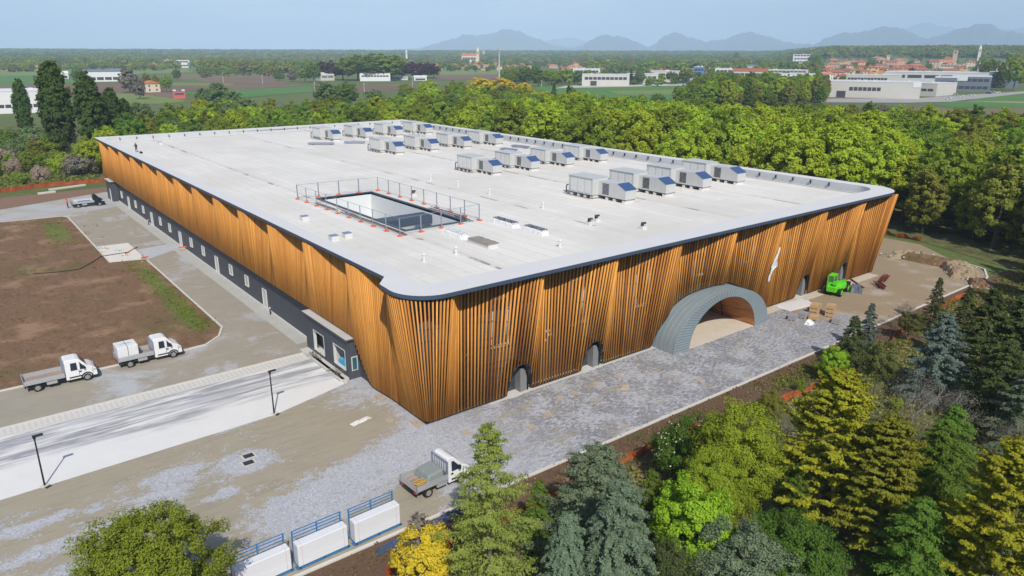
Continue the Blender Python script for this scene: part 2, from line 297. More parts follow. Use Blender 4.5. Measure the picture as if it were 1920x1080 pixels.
# southern verge of soil beyond the kerb
t = NT('verge_soil'); a = t.noise(.5, 5, .6); b = t.noise(4, 5, .7); M_verge = t.bsdf(t.mix(t.math('MULTIPLY', t.ramp(t.noise(.3, 4), .55, .7), .6), t.mix(b, (.085, .05, .03), (.17, .105, .062)), (.075, .10, .022)), .95, normal=t.bump(b, .8, .12))
sheet('verge_soil', [(-90, -17), (60, -17), (92, -15), (92, -11.5), (-90, -11.5)], .0, M_verge)
# west side
sheet('soil_lot', [(-100, 30.1), (-12, 29.6), (-9.4, 29.8), (-7.6, 31.5), (-6.5, 34), (-6.5, 70), (-11.2, 72), (-11.2, 111.3), (-12, 113), (-100, 122)], .06, M_soil)
sheet('yard_road', [(-100, 20.9), (0.3, 21.3), (.3, 142), (-100, 142), (-100, 122), (-12, 113.2), (-11.05, 111.3), (-11.05, 71.8), (-6.35, 70), (-6.35, 34), (-7.5, 31.4), (-9.4, 29.65), (-12, 29.4), (-100, 29.9)], .004, M_road)
sheet('north_road', [(-100, 124), (-12, 114), (-2, 117), (.1, 121), (.1, 134), (-100, 142)], .008, M_roadn)
t = NT('red_brown_bank'); b = t.noise(1.2, 5, .7); M_bank = t.bsdf(t.mix(b, (.16, .09, .06), (.26, .17, .12)), .95)
sheet('earth_bank', [(-100, 138), (-21, 127.5), (-1, 136.5), (40, 137), (40, 147), (-20, 142), (-100, 150)], .014, M_bank)
t = NT('meadow'); a = t.noise(.06, 5, .65); b = t.noise(.8, 6, .7); c = t.mix(t.ramp(a, .4, .6), (.09, .13, .03), (.15, .145, .055)); c = t.mix(t.ramp(b, .45, .68), c, (.06, .10, .02)); M_meadow = t.bsdf(c, .95, normal=t.bump(b, .8, .3))
sheet('meadow', [(-100, 150), (-20, 142), (40, 147), (40, 240), (-100, 300)], .0, M_meadow)
sheet('paved_strip_by_wall', [(-1.6, 24), (0.3, 24), (.3, 124), (-1.6, 124)], .010, M('pale_concrete_strip', (.44, .43, .40), .9, var=.15, scale=.7, fine=6))
pp = [G(182, 463), G(240, 456), G(265, 478), G(268, 487), G(205, 493)]
sheet('concrete_pad', pp, .066, M('fresh_concrete', (.62, .60, .56), .9, var=.12, scale=.6))
sheet('stone_strip', [(-6.2, 70.5), (-.5, 74.5), (-.5, 78.5), (-6.2, 77.5)], .012, M('grey_stone_patch', (.42, .43, .46), .9, var=.25, scale=1))
sheet('chequer_path', [(-100, 19.45), (-1.6, 19.5), (-.9, 21.2), (-100, 20.85)], .004, M_check)
sheet('screed_ramp', [(-100, 8.8), (-29, 8.9), (-9.5, 9.6), (-1.9, 11.7), (-1.6, 19.3), (-100, 19.3)], .006, M_screed)
# kerbs: real steps
def kerb(pts, w=.22, z=.11, name='kerb'):
    b = MB()
    for (x0, y0), (x1, y1) in zip(pts[:-1], pts[1:]):
        L = math.hypot(x1-x0, y1-y0); nx_, ny_ = -(y1-y0)/L*w/2, (x1-x0)/L*w/2
        b.prism([(x0-nx_, y0-ny_), (x1-nx_, y1-ny_), (x1+nx_, y1+ny_), (x0+nx_, y0+ny_)][::1], -.05, z)
    return tag(b.build(name, M_kerb), kind='structure')
kerb([(-90, -11.4), (85.0, -11.4), (89.4, -9.4), (91, -5.5)], .26, .1)
kerb([(-100, 30.0), (-12, 29.5), (-9.45, 29.72), (-7.55, 31.42), (-6.42, 34), (-6.42, 70)], .24, .12)
kerb([(-11.12, 72), (-11.12, 111.3), (-11.9, 113.05), (-100, 122)], .24, .12)
kerb([(-100, 20.85), (-1.5, 21.2)], .2, .08); kerb([(-100, 19.38), (-1.7, 19.4)], .14, .07); kerb([(-1.72, 19.35), (-1.72, 11.8)], .3, .22)
# small square openings in the paving with timber lids, and manholes
M_lid = M('plywood_lid', (.40, .33, .25), .85, var=.3, scale=2); M_dark = M('dark_iron', (.035, .037, .042), .6)
lids = [(1.88, -3.07), (9.34, -4.89), (6.83, -5.61), (12.31, -2.99), (14.02, -3.06), (17.04, -2.92), (18.79, -4.85), (19.78, -3.05), (-2.1, 2.7), (-.55, .4), (-.55, 1.15), (-.6, 6.6), (-.62, 7.4), (25.5, -8.3)]
lidw = ['beside the near corner of the timber facade', 'out in the paving opposite the first archway', 'nearest the trees by the first facade archway', 'just right of the first facade archway', 'next right after the one near the first archway', 'left of the second facade archway', 'farther out below the second facade archway', 'below the second facade archway', 'in the sand left of the facade corner', 'touching the very corner of the facade', 'second from the facade corner along the left side', 'below the dark pavilion wall', 'closest to the dark pavilion wall', 'alone near the kerb in front of the vault']
for (x, y), wd in zip(lids, lidw):
    b = MB(); b.box(-.32, .32, -.32, .32, 0, .05); b.box(-.2, .2, -.42, -.36, 0, .03); o = b.build('paving_lid', M_lid, loc=(x, y, .006)); o.rotation_euler.z = random.Random(int(x*10)).uniform(-.2, .2)
    tag(o, 'plywood square lid '+wd, 'lid', 'plywood lids in the paving')
for k, (u, v, wd) in enumerate(((466, 855, 'farther of the two drain covers side by side in the sand'), (466, 868, 'nearer of the two drain covers side by side in the sand'))):
    x, y = G(u, v); o = thing('drain_cover', (x, y, .006), 0, 'dark iron '+wd, 'drain cover', 'drain covers in the court'); b = MB(); b.box(-.5, .5, -.42, .42, 0, .02); b.build('frame', M_conc, o)
    b = MB(); b.box(-.38, .38, -.3, .3, .02, .035); b.build('grate', M_dark, o)
# ---------------- the timber-clad hall ----------------
t = NT('timber_slats'); tone = t.attr('tone'); v = t.mapv(t.pos(), (3, 3, .35)); f = t.noise(1.5, 4, .6, v)
c = t.mix(tone, (.37, .14, .025), (.76, .355, .07)); c = t.mix(t.math('MULTIPLY', t.ramp(f, .5, .75), .5), c, (.27, .10, .025)); M_slat = t.bsdf(c, .62, spec=.25)
t = NT('timber_lining'); v = t.mapv(t.pos(), (.6, .6, 10)); f = t.noise(1, 3, .5, v); M_line = t.bsdf(t.mix(t.ramp(f, .38, .62), (.26, .10, .035), (.50, .23, .075)), .6)
M_anth = NT('anthracite_panels'); t = M_anth; v = t.mapv(t.pos(), (3.2, 3.2, .05)); f = t.noise(1, 2, .5, v); M_anth = t.bsdf(t.mix(f, (.050, .056, .068), (.085, .092, .11)), .6)
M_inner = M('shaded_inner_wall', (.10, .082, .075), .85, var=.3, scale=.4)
M_black = M('black_steel', (.018, .019, .022), .5)
M_fascia = M('blue_grey_fascia', (.075, .11, .18), .4, .3, var=.1, scale=.3)
M_white = M('white_membrane_lip', (.62, .615, .61), .6, var=.04, scale=.3)
M_lgrey = M('light_grey_frame', (.55, .55, .53), .6, var=.08)
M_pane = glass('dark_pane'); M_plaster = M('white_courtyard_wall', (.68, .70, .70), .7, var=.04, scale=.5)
# roof membrane: sheets with faint seams, scuffs and long brown puddle marks
t = NT('roof_membrane'); X, Y, Z = t.xyz(); v = t.mapv(t.pos(), (1, 1, 1), 0)
br = t.n('ShaderNodeTexBrick'); t.l(t.mapv(t.pos(), (1, 1, 1), math.pi/2), br.inputs[0]); br.inputs['Scale'].default_value = 1; br.inputs['Brick Width'].default_value = 12; br.inputs['Row Height'].default_value = 1.55; br.inputs['Mortar Size'].default_value = .05; br.inputs['Color1'].default_value = (.68, .655, .61, 1); br.inputs['Color2'].default_value = (.735, .708, .66, 1); br.inputs['Mortar'].default_value = (.57, .55, .515, 1)
c = br.outputs[0]; sc = t.noise(1, 5, .7, t.mapv(t.pos(), (1.4, .45, 1))); c = t.mix(t.math('MULTIPLY', t.ramp(sc, .57, .70), .38), c, (.42, .40, .37)); sp = t.noise(1, 6, .8, t.mapv(t.pos(), (2.5, .5, 1), 0, (5, 5, 0))); c = t.mix(t.math('MULTIPLY', t.ramp(sp, .645, .70), .6), c, (.30, .28, .26))
c = t.mix(t.math('MULTIPLY', t.ramp(t.noise(.07, 6, .7), .42, .62), .55), c, (.56, .53, .48))
def line(x, w, thr, seed):
    global c
    d = t.ramp(t.math('ABSOLUTE', t.math('SUBTRACT', X, x)), w, w*.3); n = t.ramp(t.noise(1, 3, .7, t.mapv(t.pos(), (.3, .16, 1), 0, (seed, seed, 0))), thr, thr+.05)
    c = t.mix(t.math('MULTIPLY', t.math('MULTIPLY', d, n), .8), c, (.13, .095, .07))
    c = t.mix(t.math('MULTIPLY', t.ramp(t.math('ABSOLUTE', t.math('SUBTRACT', X, x+.3)), w*2.4, 0), .22), c, (.40, .345, .27))
for x, w, th, s in ((10.7, .32, .50, 1.5), (30.0, .22, .54, 4.2), (46.6, .30, .53, 7.7), (60.6, .25, .55, 12.3)): line(x, w, th, s)
M_roof = t.bsdf(c, .55, spec=.25)
hall = thing('exhibition_hall', (37, 67, 0), 0, 'huge hall with slanting orange timber slats and a flat white roof', 'building')
def hp(o):      # children keep world-shaped meshes under the hall's empty
    o.parent = hall; o.matrix_parent_inverse = Matrix.Translation((-37, -67, 0)); return o
ZT = 11.75
def wav(p, a=.22):
    p = p % 1.0
    return .5+.5*math.cos(math.pi*p/a) if p < a else .5-.5*math.cos(math.pi*(p-a)/(1-a))
def front_top(x): return -.35-1.7*wav((x-10.7)/9.2)
def left_top(y): return .18-1.05*wav((y-11.6)/9.9, .2)
DOORS = (9.85, 19.1, 56.4, 65.8); VC = 36.7
def front_cut(x):
    z = .22
    for d in DOORS:
        u = abs(x-d-(0.15 if x > d else 0))/1.3
        if u < 1: z = max(z, .2+2.95*math.sqrt(1-u**2.4))
        else: z = max(z, .22+.35*max(0, 1-(u-1)*3)**2)
    u = abs(x-VC)/8.75
    if u < 1: z = max(z, 5.55*math.sqrt(1-u*u))
    return z
def left_base(y):
    T = left_top(y); xa = T*.37+(-.5-T*.37)*smooth(5, 13, y); return xa+(xa-T)*4.37/(ZT-4.37)
def left_cut(y): return .22+4.15*smooth(9.0, 12.8, y) if y < 13 else 4.37
rs = random.Random(4)
def ruled(B, T, z): k = z/ZT; return (B[0]+(T[0]-B[0])*k, B[1]+(T[1]-B[1])*k, z)
corner_top = [(-.80, 4.6), (-1.15, 3.6), (-1.85, 2.6), (-2.2, 1.4), (-2.15, .1), (-1.75, -.9), (-.9, -1.6), (.3, -2.05), (1.6, -2.1), (3.0, front_top(3.0))]
corner_bot = [(0, 4.6), (0, 3.9), (0, 3.1), (0, 2.2), (0, 1.2), (0, .35), (.35, 0), (1.0, 0), (1.9, 0), (3.0, 0)]
def walk(pts, f):
    L = [0]
    for a, b in zip(pts[:-1], pts[1:]): L.append(L[-1]+math.hypot(b[0]-a[0], b[1]-a[1]))
    s = f*L[-1]
    for i in range(len(pts)-1):
        if s <= L[i+1]+1e-9:
            k = (s-L[i])/(L[i+1]-L[i]); return (pts[i][0]+(pts[i+1][0]-pts[i][0])*k, pts[i][1]+(pts[i+1][1]-pts[i][1])*k), i+k
    return pts[-1], len(pts)-1
class Slats:
    def __init__(s): s.V = []; s.F = []; s.T = []
    def add(s, B, T, z0, w, d, nrm=None, sg=.26):
        p = ruled(B, T, z0); q = ruled(B, T, ZT-.05+rs.uniform(-.04, .04)); n = Vector((nrm[0], nrm[1], 0)).normalized(); a = Vector((-n.y, n.x, 0)); i = len(s.V)
        for P in (p, q):
            P = Vector(P)
            for sa, sn in ((-1, -1), (1, -1), (1, 1), (-1, 1)): s.V.append(P+a*(sa*w/2)+n*(sn*d/2))
        s.F += [(i, i+1, i+2, i+3), (i+4, i+7, i+6, i+5), (i, i+4, i+5, i+1), (i+1, i+5, i+6, i+2), (i+2, i+6, i+7, i+3), (i+3, i+7, i+4, i)]
        s.T += [min(1, max(0, rs.gauss(.50, sg*1.1)))]*6
    def build(s, name):
        me = np_mesh(name, [tuple(v) for v in s.V], s.F, M_slat); a = me.attributes.new('tone', 'FLOAT', 'FACE'); a.data.foreach_set('value', s.T); return hp(link(name, me))
fs = Slats(); ls = Slats(); cs = Slats(); bs = Slats()
rail = []; edge = MB()
x = 3.0+.17
while x < 74.9:
    fs.add((x, 0), (x, front_top(x)), front_cut(x), .12, .17, (0, -1)); x += .345
y = 4.75
while y < 134:
    ls.add((left_base(y), y), (left_top(y), y), left_cut(y), .16, .2, (-1, 0), .13); y += .27
for i in range(35):
    T, k = walk(corner_top, (i+.5)/35); j = min(int(k), 8); kk = k-j; B = (corner_bot[j][0]*(1-kk)+corner_bot[j+1][0]*kk, corner_bot[j][1]*(1-kk)+corner_bot[j+1][1]*kk)
    tx, ty = corner_top[j+1][0]-corner_top[j][0], corner_top[j+1][1]-corner_top[j][1]
    cs.add(B, T, .22, .12, .16, (ty, -tx))
x = 75.3; y = .5
cs.build('corner_slats'); cs = Slats()
for i in range(8):  # right front corner fans like the left one
    a = i/7*math.pi/2; cs.add((74.9, .05+i*.04), (73.3+2.2*math.sin(a), .6-2.3*math.cos(a)+.6*math.sin(a)), .22, .12, .16, (math.sin(a), -math.cos(a)))
y = 1.3
while y < 135: bs.add((74.9, y), (75.4-.4*wav(y/9.9), y), .3, .16, .2, (1, 0)); y += .5
x = 0
while x < 75: bs.add((x, 135.1), (x, 135.6-.4*wav(x/9.2)), .3, .16, .2, (0, 1)); x += .5
fs.build('front_slats'); ls.build('side_slats'); cs.build('far_corner_slats'); bs.build('rear_slats')
# black edge bar following the cut ends, and horizontal rails behind the slats
xs_ = np.arange(3.0, 74.9, .18); P = [(x, ruled((x, 0), (x, front_top(x)), front_cut(x))[1]+.02, front_cut(x)-.05) for x in xs_]
P = [(0.05, 0, .16), (1.5, -.02, .16)]+P; edge.path(P, .07, 5)
ys_ = np.arange(4.6, 134, .3); P = [(left_base(y)+(left_top(y)-left_base(y))*left_cut(y)/ZT+.02, y, left_cut(y)-.05) for y in ys_]; edge.path([(0.02, 0, .16), (0, 4.6, .16)]+P, .08, 5)
hp(edge.build('edge_bar', M_black))
rl = MB()
for z in (1.6, 3.9, 6.4, 9.0, 11.2):
    pts = []
    for x in np.arange(3, 74.9, .8):
        if front_cut(x) < z-.2: pts.append((x, ruled((x, 0), (x, front_top(x)), z)[1]+.16, z))
        else:
            if len(pts) > 1: rl.path(pts, .045, 4)
            pts = []
    if len(pts) > 1: rl.path(pts, .045, 4)
    if z > 5: rl.path([(left_top(y)*z/ZT+.17, y, z) for y in np.arange(4.6, 134, 1)], .045, 4)
    rl.path([(ruled(b, tt, z)[0]*.9+.05, ruled(b, tt, z)[1]*.9+.12, z) for b, tt in zip(corner_bot, corner_top)], .045, 4)
hp(rl.build('slat_rail', M_black))
# walls behind the slats
wl_ = MB(); y1 = .95
wl_.box(.7, 27.6, y1, y1+.3, 0, 11); wl_.box(45.9, 74.3, y1, y1+.3, 0, 11); wl_.box(27.6, 45.9, y1, y1+.3, 5.7, 11)
wl_.box(.42, .72, 1.25, 134, 4.62, 11); wl_.box(74, 74.3, 1.25, 134, 0, 11); wl_.box(.92, 74, 133.7, 134, 0, 11); hp(wl_.build('inner_wall', M_inner))
lw = MB(); lw.box(.05, .3, 12.5, 134, 0, 4.5); lw.box(.05, .3, 1.25, 12.5, 0, 4.5); lw.box(-.40, .5, 13.0, 134, 4.5, 4.6); hp(lw.build('plinth_wall', M_anth))
cr = MB(); cr.tube((1.0, 1.2, 0), (1.0, 1.2, 11), .75, 20); hp(cr.build('corner_drum', M_anth, smooth=True))
gr_ = MB(); gr_.box(-.10, .05, 22.2, 134, -.05, .12); hp(gr_.build('plinth_kerb', M_lgrey))
# lip of the roof
def arc(cx, cy, r, a0, a1, n): return [(cx+r*math.cos(R_(a0+(a1-a0)*i/n)), cy+r*math.sin(R_(a0+(a1-a0)*i/n))) for i in range(n+1)]
out = [(3.0, -2.45)]+[(x, -2.45) for x in (20, 40, 60, 69.5)]+arc(71.6, 1.95, 4.4, -90, 0, 8)+[(76, 20), (76, 70), (76, 136), (40, 136), (-.9, 136), (-.9, 70), (-.9, 20), (-.9, 4.5), (-2.2, 2.9)]+arc(.85, .75, 3.2, 178, 268, 9)
inn = [(3.0, .7)]+[(x, .7) for x in (20, 40, 60, 69.5)]+arc(71.6, 3.7, 3.0, -90, 0, 8)+[(74.6, 20), (74.6, 70), (74.6, 134.8), (40, 134.8), (.9, 134.8), (.9, 70), (.9, 20), (.9, 4.5), (.8, 2.9)]+arc(1.8, 1.7, 1.0, 178, 268, 9)
n = len(out); V = [(x, y, 12.2) for x, y in out]+[(x, y, 12.1) for x, y in inn]; F = [(i, (i+1) % n, n+(i+1) % n, n+i) for i in range(n)]
b = MB(); b.add(V, F); hp(b.build('roof_lip', M_white))
b = MB(); O2 = [(x, y, 12.195) for x, y in out]; ctr = Vector((37, 67, 0))
def inset(P, d):
    r = []
    for i in range(len(P)):
        a, c_ = P[i-1], P[(i+1) % len(P)]; tx, ty = c_[0]-a[0], c_[1]-a[1]; L = math.hypot(tx, ty); r.append((P[i][0]-ty/L*d, P[i][1]+tx/L*d))
    return r
ob = out; o_in = inset(out, .25); o_w = inset(out, 1.4)
for z0, z1, A, Bq in ((12.195, 11.86, out, out), (11.86, 11.78, out, o_in), (11.78, 11.7, o_in, o_w)):
    b.add([(x, y, z0) for x, y in A]+[(x, y, z1) for x, y in Bq], [(i, n+i, n+(i+1) % n, (i+1) % n) for i in range(n)])
hp(b.build('fascia', M_fascia))
M_para = M('parapet_inner_face', (.50, .52, .54), .6, var=.1, scale=.8)
b = MB(); b.add([(x, y, 12.098) for x, y in inn]+[(x, y, 10.9) for x, y in inn], [(i, (i+1) % n, n+(i+1) % n, n+i) for i in range(n)]); hp(b.build('parapet', M_para))
def bracket(x, y, rz):
    b = MB(); b.add([(0, -.05, 11.95), (-.35, -.05, 11.9), (-.25, -.05, 11.6), (0, -.05, 11.35), (0, .05, 11.95), (-.35, .05, 11.9), (-.25, .05, 11.6), (0, .05, 11.35)], [(0, 1, 2, 3), (7, 6, 5, 4), (0, 4, 5, 1), (1, 5, 6, 2), (2, 6, 7, 3)])
    return b.build('parapet_bracket', M_black)
b0 = bracket(0, 0, 0); first = True
for x, y, rz in [(74.6, 8+k*2.95, 0) for k in range(43)]+[(4+k*3.4, 134.8, math.pi/2) for k in range(21)]:
    o = b0 if first else b0.copy()
    if not first: C.objects.link(o)
    first = False; hp(o); o.location = (x, y, 0); o.rotation_euler.z = rz
# deck with the courtyard hole
hx0, hx1, hy0, hy1 = 11.4, 19.2, 22.3, 45.8; ZD = 11.0
b = MB()
for x0, x1, y0, y1 in ((.9, hx0, .7, 134.8), (hx1, 74.6, .7, 134.8), (hx0, hx1, .7, hy0), (hx0, hx1, hy1, 134.8)): b.quad((x0, y0, ZD), (x1, y0, ZD), (x1, y1, ZD), (x0, y1, ZD))
hp(b.build('roof_deck', M_roof))
b = MB(); x0, x1, y0, y1 = hx0, hx1, hy0, hy1; zb = 4.0
b.quad((x0, y0, ZD), (x0, y1, ZD), (x0, y1, zb), (x0, y0, zb)); b.quad((x1, y0, ZD), (x1, y0, zb), (x1, y1, zb), (x1, y1, ZD)); b.quad((x0, y0, ZD), (x0, y0, zb), (x1, y0, zb), (x1, y0, ZD)); b.quad((x0, y1, ZD), (x1, y1, ZD), (x1, y1, zb), (x0, y1, zb)); b.quad((x0, y0, zb), (x1, y0, zb), (x1, y1, zb), (x0, y1, zb))
hp(b.build('courtyard_wall', M_plaster))
M_frame = M('slate_frame', (.06, .085, .12), .45, .2, var=.1)
b = MB(); w = .32
b.box(x0-w, x1+w, y0-w, y0, ZD-.2, ZD+.14); b.box(x0-w, x1+w, y1, y1+w, ZD-.2, ZD+.14); b.box(x0-w, x0, y0, y1, ZD-.2, ZD+.14); b.box(x1, x1+w, y0, y1, ZD-.2, ZD+.14); hp(b.build('courtyard_frame', M_frame))
b = MB(); b.box(x0+.01, x1-.01, 29.3, 31.6, 9.6, 10.6); hp(b.build('courtyard_beam', M_frame))
t = NT('courtyard_glass_floor'); M_gf = t.bsdf((.26, .30, .33), .18, 0, .6); b = MB(); b.quad((x0+.01, y0+.01, 8.6), (x1-.01, y0+.01, 8.6), (x1-.01, 29.3, 8.6), (x0+.01, 29.3, 8.6)); hp(b.build('glass_floor', M_gf))
# openings of the plinth wall
def wall_opening(y, door):
    z0, z1 = (0.03, 2.35) if door else (1.35, 2.55); w = .55 if door else .5
    f = MB(); f.box(-.09, .06, y-w-.1, y-w, z0, z1+.1); f.box(-.09, .06, y+w, y+w+.1, z0, z1+.1); f.box(-.09, .06, y-w, y+w, z1, z1+.1)
    if not door: f.box(-.12, .06, y-w-.1, y+w+.1, z0-.1, z0)
    fo = hp(f.build('side_door' if door else 'side_window', M_lgrey)); p = MB(); p.box(-.01, .05, y-w, y+w, z0, z1)
    q = p.build('door_leaf' if door else 'pane', M_lgrey if door else M('dusty_pane', (.42, .44, .45), .4, var=.3, scale=2) , fo); return fo
for k in range(5): wall_opening(37.6+18.9*k, True)
for k in range(5):
    for d in (6.3, 12.6):
        if 37.6+18.9*k+d < 122: wall_opening(37.6+18.9*k+d, False)
# windows in the wall behind the slats
for k in range(8):
    xc = 8.4+9.25*k
    if 28 < xc < 46: z0, z1 = 6.6, 9.0
    else: z0, z1 = 5.0, 9.3
    f = MB(); w = .75; f.box(xc-w-.25, xc-w, .80, .94, z0-.25, z1+.25); f.box(xc+w, xc+w+.25, .80, .94, z0-.25, z1+.25); f.box(xc-w, xc+w, .80, .94, z1, z1+.25); f.box(xc-w, xc+w, .72, .94, z0-.25, z0)
    fo = hp(f.build('facade_window', M_lgrey)); p = MB(); p.box(xc-w, xc+w, .88, .945, z0, z1); p.build('pane', M_pane, fo)
    if not 24 < xc < 48:
        f = MB(); xa = xc-3.6; f.box(xa-.6, xa+.6, .84, .945, 3.9, 5.4); fo = hp(f.build('small_facade_window', M_pane)); r_ = random.Random(k); 
        for q in range(7): f = MB(); a = xa-.5+r_.random()*.9; zz = 4.0+r_.random()*1.1; f.box(a, a+.14, .70, .80, zz, zz+.22); f.build('taped_plastic', M_white, fo)
# archways cut through the slats: black curved lining, grey jamb, dark panel painting the unlit opening
def archway(xc):
    e = bpy.data.objects.new('archway', None); C.objects.link(e); hp(e)
    pr = [(xc+s, .03+3.0*(max(0, 1-abs(s/1.22)**2.4))**.5) for s in np.linspace(-1.22, 1.22, 23)]
    b = MB(); V = []
    for x, z in pr:
        yo = front_top(x)*z/ZT+.10; V += [(x, yo, z), (x, .93, z)]
    V2 = [(x+(.08 if x > xc else -.08), y, z+.08) for x, y, z in V]; m = len(V)
    b.add(V+V2, [(i, i+2, i+3, i+1) for i in range(0, m-2, 2)]+[(m+i, m+i+1, m+i+3, m+i+2) for i in range(0, m-2, 2)]+[(i, m+i, m+i+2, i+2) for i in range(0, m-2, 2)])
    for i in range(0, m-1, 2): x, y, z = V[i]; b.tube((x, y, z-.05), (x, .9, z-.05), .035, 4)
    b.build('lining', M_black, e)
    b = MB(); b.box(xc+.45, xc+1.12, .12, .94, 0, 2.35); b.box(xc+.30, xc+.45, .05, .94, 0, 2.4); b.build('jamb', M('grey_jamb', (.20, .205, .21), .7), e)
    b = MB(); b.box(xc-1.0, xc+.30, .86, .93, .02, 2.5); b.build('dark_doorway', M_pane, e)  # dark sheet in place of the shade inside the open gap
    b = MB(); b.box(xc-1.3, xc+.3, -.35, .9, .0, .03); b.build('threshold', M_kerb, e)
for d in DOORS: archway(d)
# metal-clad barrel vault over the entrance
t = NT('seamed_zinc'); M_zinc = t.bsdf(t.mix(t.noise(.8, 4, .6, t.mapv(t.pos(), (1, 3, 1))), (.27, .335, .365), (.36, .43, .46)), .42, .35, .5)
vault = bpy.data.objects.new('entrance_vault', None); C.objects.link(vault); hp(vault)
def ell_pts(a, h, n, p=2.0):
    return [(VC+a*math.cos(math.pi*(1-i/n)), h*max(0, math.sin(math.pi*i/n))**(2/p)) for i in range(n+1)]
NV = 60; oo = ell_pts(8.35, 5.35, NV); ii = ell_pts(5.8, 4.6, NV); y0v, y1v = -2.75, .9
b = MB()
for i in range(NV):
    (xa, za), (xb, zb_) = oo[i], oo[i+1]; b.quad((xa, y0v, za), (xb, y0v, zb_), (xb, y1v, zb_), (xa, y1v, za))
for k in range(6):
    yy = y0v+.02+.62*k; V = []
    for x, z in oo:
        d = Vector((x-VC, 0, z+2)).normalized(); V += [(x, yy, z), (x+d.x*.03, yy, z+d.z*.03), (x+d.x*.03, yy+.05, z+d.z*.03), (x, yy+.05, z)]
    b.add(V, [(4*i+a, 4*i+4+a, 4*i+5+a, 4*i+1+a) for i in range(NV) for a in (0, 1, 2)])
b.build('vault_roof', M_zinc, vault)
b = MB()
for i in range(NV): b.quad((ii[i][0], y0v, ii[i][1]), (ii[i+1][0], y0v, ii[i+1][1]), (oo[i+1][0], y0v, oo[i+1][1]), (oo[i][0], y0v, oo[i][1]))
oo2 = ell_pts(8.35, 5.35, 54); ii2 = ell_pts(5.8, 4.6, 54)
for (xa, za), (xb, zb_) in zip(oo2, ii2):
    pass
b.build('vault_front', M_zinc, vault); b = MB()
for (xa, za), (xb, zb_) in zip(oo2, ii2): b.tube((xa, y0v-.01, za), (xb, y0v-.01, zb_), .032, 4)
b.build('standing_seams', M('dark_zinc_seam', (.17, .22, .25), .45, .3), vault)  # darker than the zinc: shading along the seams painted as colour
b = MB()
for i in range(NV): b.quad((ii[i][0], y0v+.003, ii[i][1]), (ii[i][0], 9, ii[i][1]), (ii[i+1][0], 9, ii[i+1][1]), (ii[i+1][0], y0v+.003, ii[i+1][1]))
b.build('vault_lining', M_line, vault)
b = MB()
for yy in (1.6, 6.0):
    for i in range(NV):
        (xa, za), (xb, zb_) = ii[i], ii[i+1]; s = .975; b.quad((VC+(xa-VC)*s, yy, za*s), (VC+(xb-VC)*s, yy, zb_*s), (VC+(xb-VC)*s, yy+.14, zb_*s), (VC+(xa-VC)*s, yy+.14, za*s))
b.build('lining_hoop', M_black, vault)
b = MB(); b.box(31.0, 42.4, 8.9, 9.1, 0, 4.6); b.build('inner_doors', M_pane, vault)
b = MB(); b.box(30.95, 42.45, -2.72, 9, 0, .03); b.build('vault_floor', M('pale_vault_floor', (.56, .50, .41), .9, var=.15, scale=.7), vault)
# dark side pavilions
def pavilion(name, y0, y1, ops, h=4.05):
    e = bpy.data.objects.new(name, None); C.objects.link(e); hp(e); x0 = -1.15; b = MB(); c0 = y0
    for a, c_, z0, z1 in ops:
        b.box(x0, x0+.25, c0, a, 0, h); b.box(x0, x0+.25, a, c_, z1, h)
        if z0 > .05: b.box(x0, x0+.25, a, c_, 0, z0)
        c0 = c_
    b.box(x0, x0+.25, c0, y1, 0, h); b.box(x0+.25, .04, y0, y0+.2, 0, h); b.box(x0+.25, .04, y1-.2, y1, 0, h); b.build('pavilion_wall', M_anth, e)
    b = MB(); b.box(x0-.22, .04, y0-.22, y1+.25, h, h+.18); b.build('pavilion_roof', M('cast_concrete_roof', (.47, .46, .45), .85, var=.15, scale=1), e)
    b = MB(); b.box(x0-.225, .03, y0-.225, y1+.255, h-.04, h+.15); b.box(x0-.02, .03, y0-.02, y1+.02, h-.6, h-.04); b.build('roof_edge', M_anth, e)
    for a, c_, z0, z1 in ops: b = MB(); b.box(x0-.02, x0+.27, a, a+.12, z0, z1); b.box(x0-.02, x0+.27, c_-.12, c_, z0, z1); b.box(x0-.02, x0+.27, a+.12, c_-.12, z1-.1, z1); b.box(x0-.06, x0+.6, a+.12, c_-.12, z0-.04, z0+.04); b.build('opening_frame', M_lgrey, e)
    return e
pv = pavilion('side_pavilion', 12.2, 22.2, ((12.8, 15.5, .75, 2.85), (17.65, 20.3, .6, 2.8)))
b = MB(); b.box(-.95, .045, 15.6, 17.5, .3, 3); b.box(-.1, .048, 12.5, 22, .0, 4); b.build('pavilion_back', M('pale_inner_wall', (.50, .48, .45), .8), pv)
b = MB(); b.box(-.85, -.2, 12.17, 12.2, .85, 2.3); b.build('end_window', M_lgrey, pv); b = MB(); b.box(-.75, -.3, 12.15, 12.17, .95, 2.2); b.build('end_pane', glass('teal_pane', (.02, .09, .11)), pv)
b = MB(); b.box(.06, .34, 11.9, 12.15, 0, 2.3); b.build('pale_post', M_lgrey, pv)
pavilion('far_pavilion', 123.2, 128.5, ((124.2, 125.4, .05, 2.6),))
# small posts along the plinth and the apron before the openings
b = MB(); b.box(-2.1, -1.16, 12.3, 22.0, .0, .22); b.build('pavilion_apron', M_conc, pv)
for k, (y, wd) in enumerate(((23.6, 'nearest the dark pavilion'), (34.9, 'standing beside the first side door'), (95.5, 'standing far down the dark plinth wall'))):
    o = thing('bollard', (-.45, y, .01), 0, 'short black post '+wd, 'bollard', 'posts along the plinth wall'); b = MB(); b.tube((0, 0, 0), (0, 0, .75), .07, 8); b.build('post', M_black, o); b = MB(); b.tube((0, 0, .75), (0, 0, .95), .09, 8); b.build('cap', M_white, o)
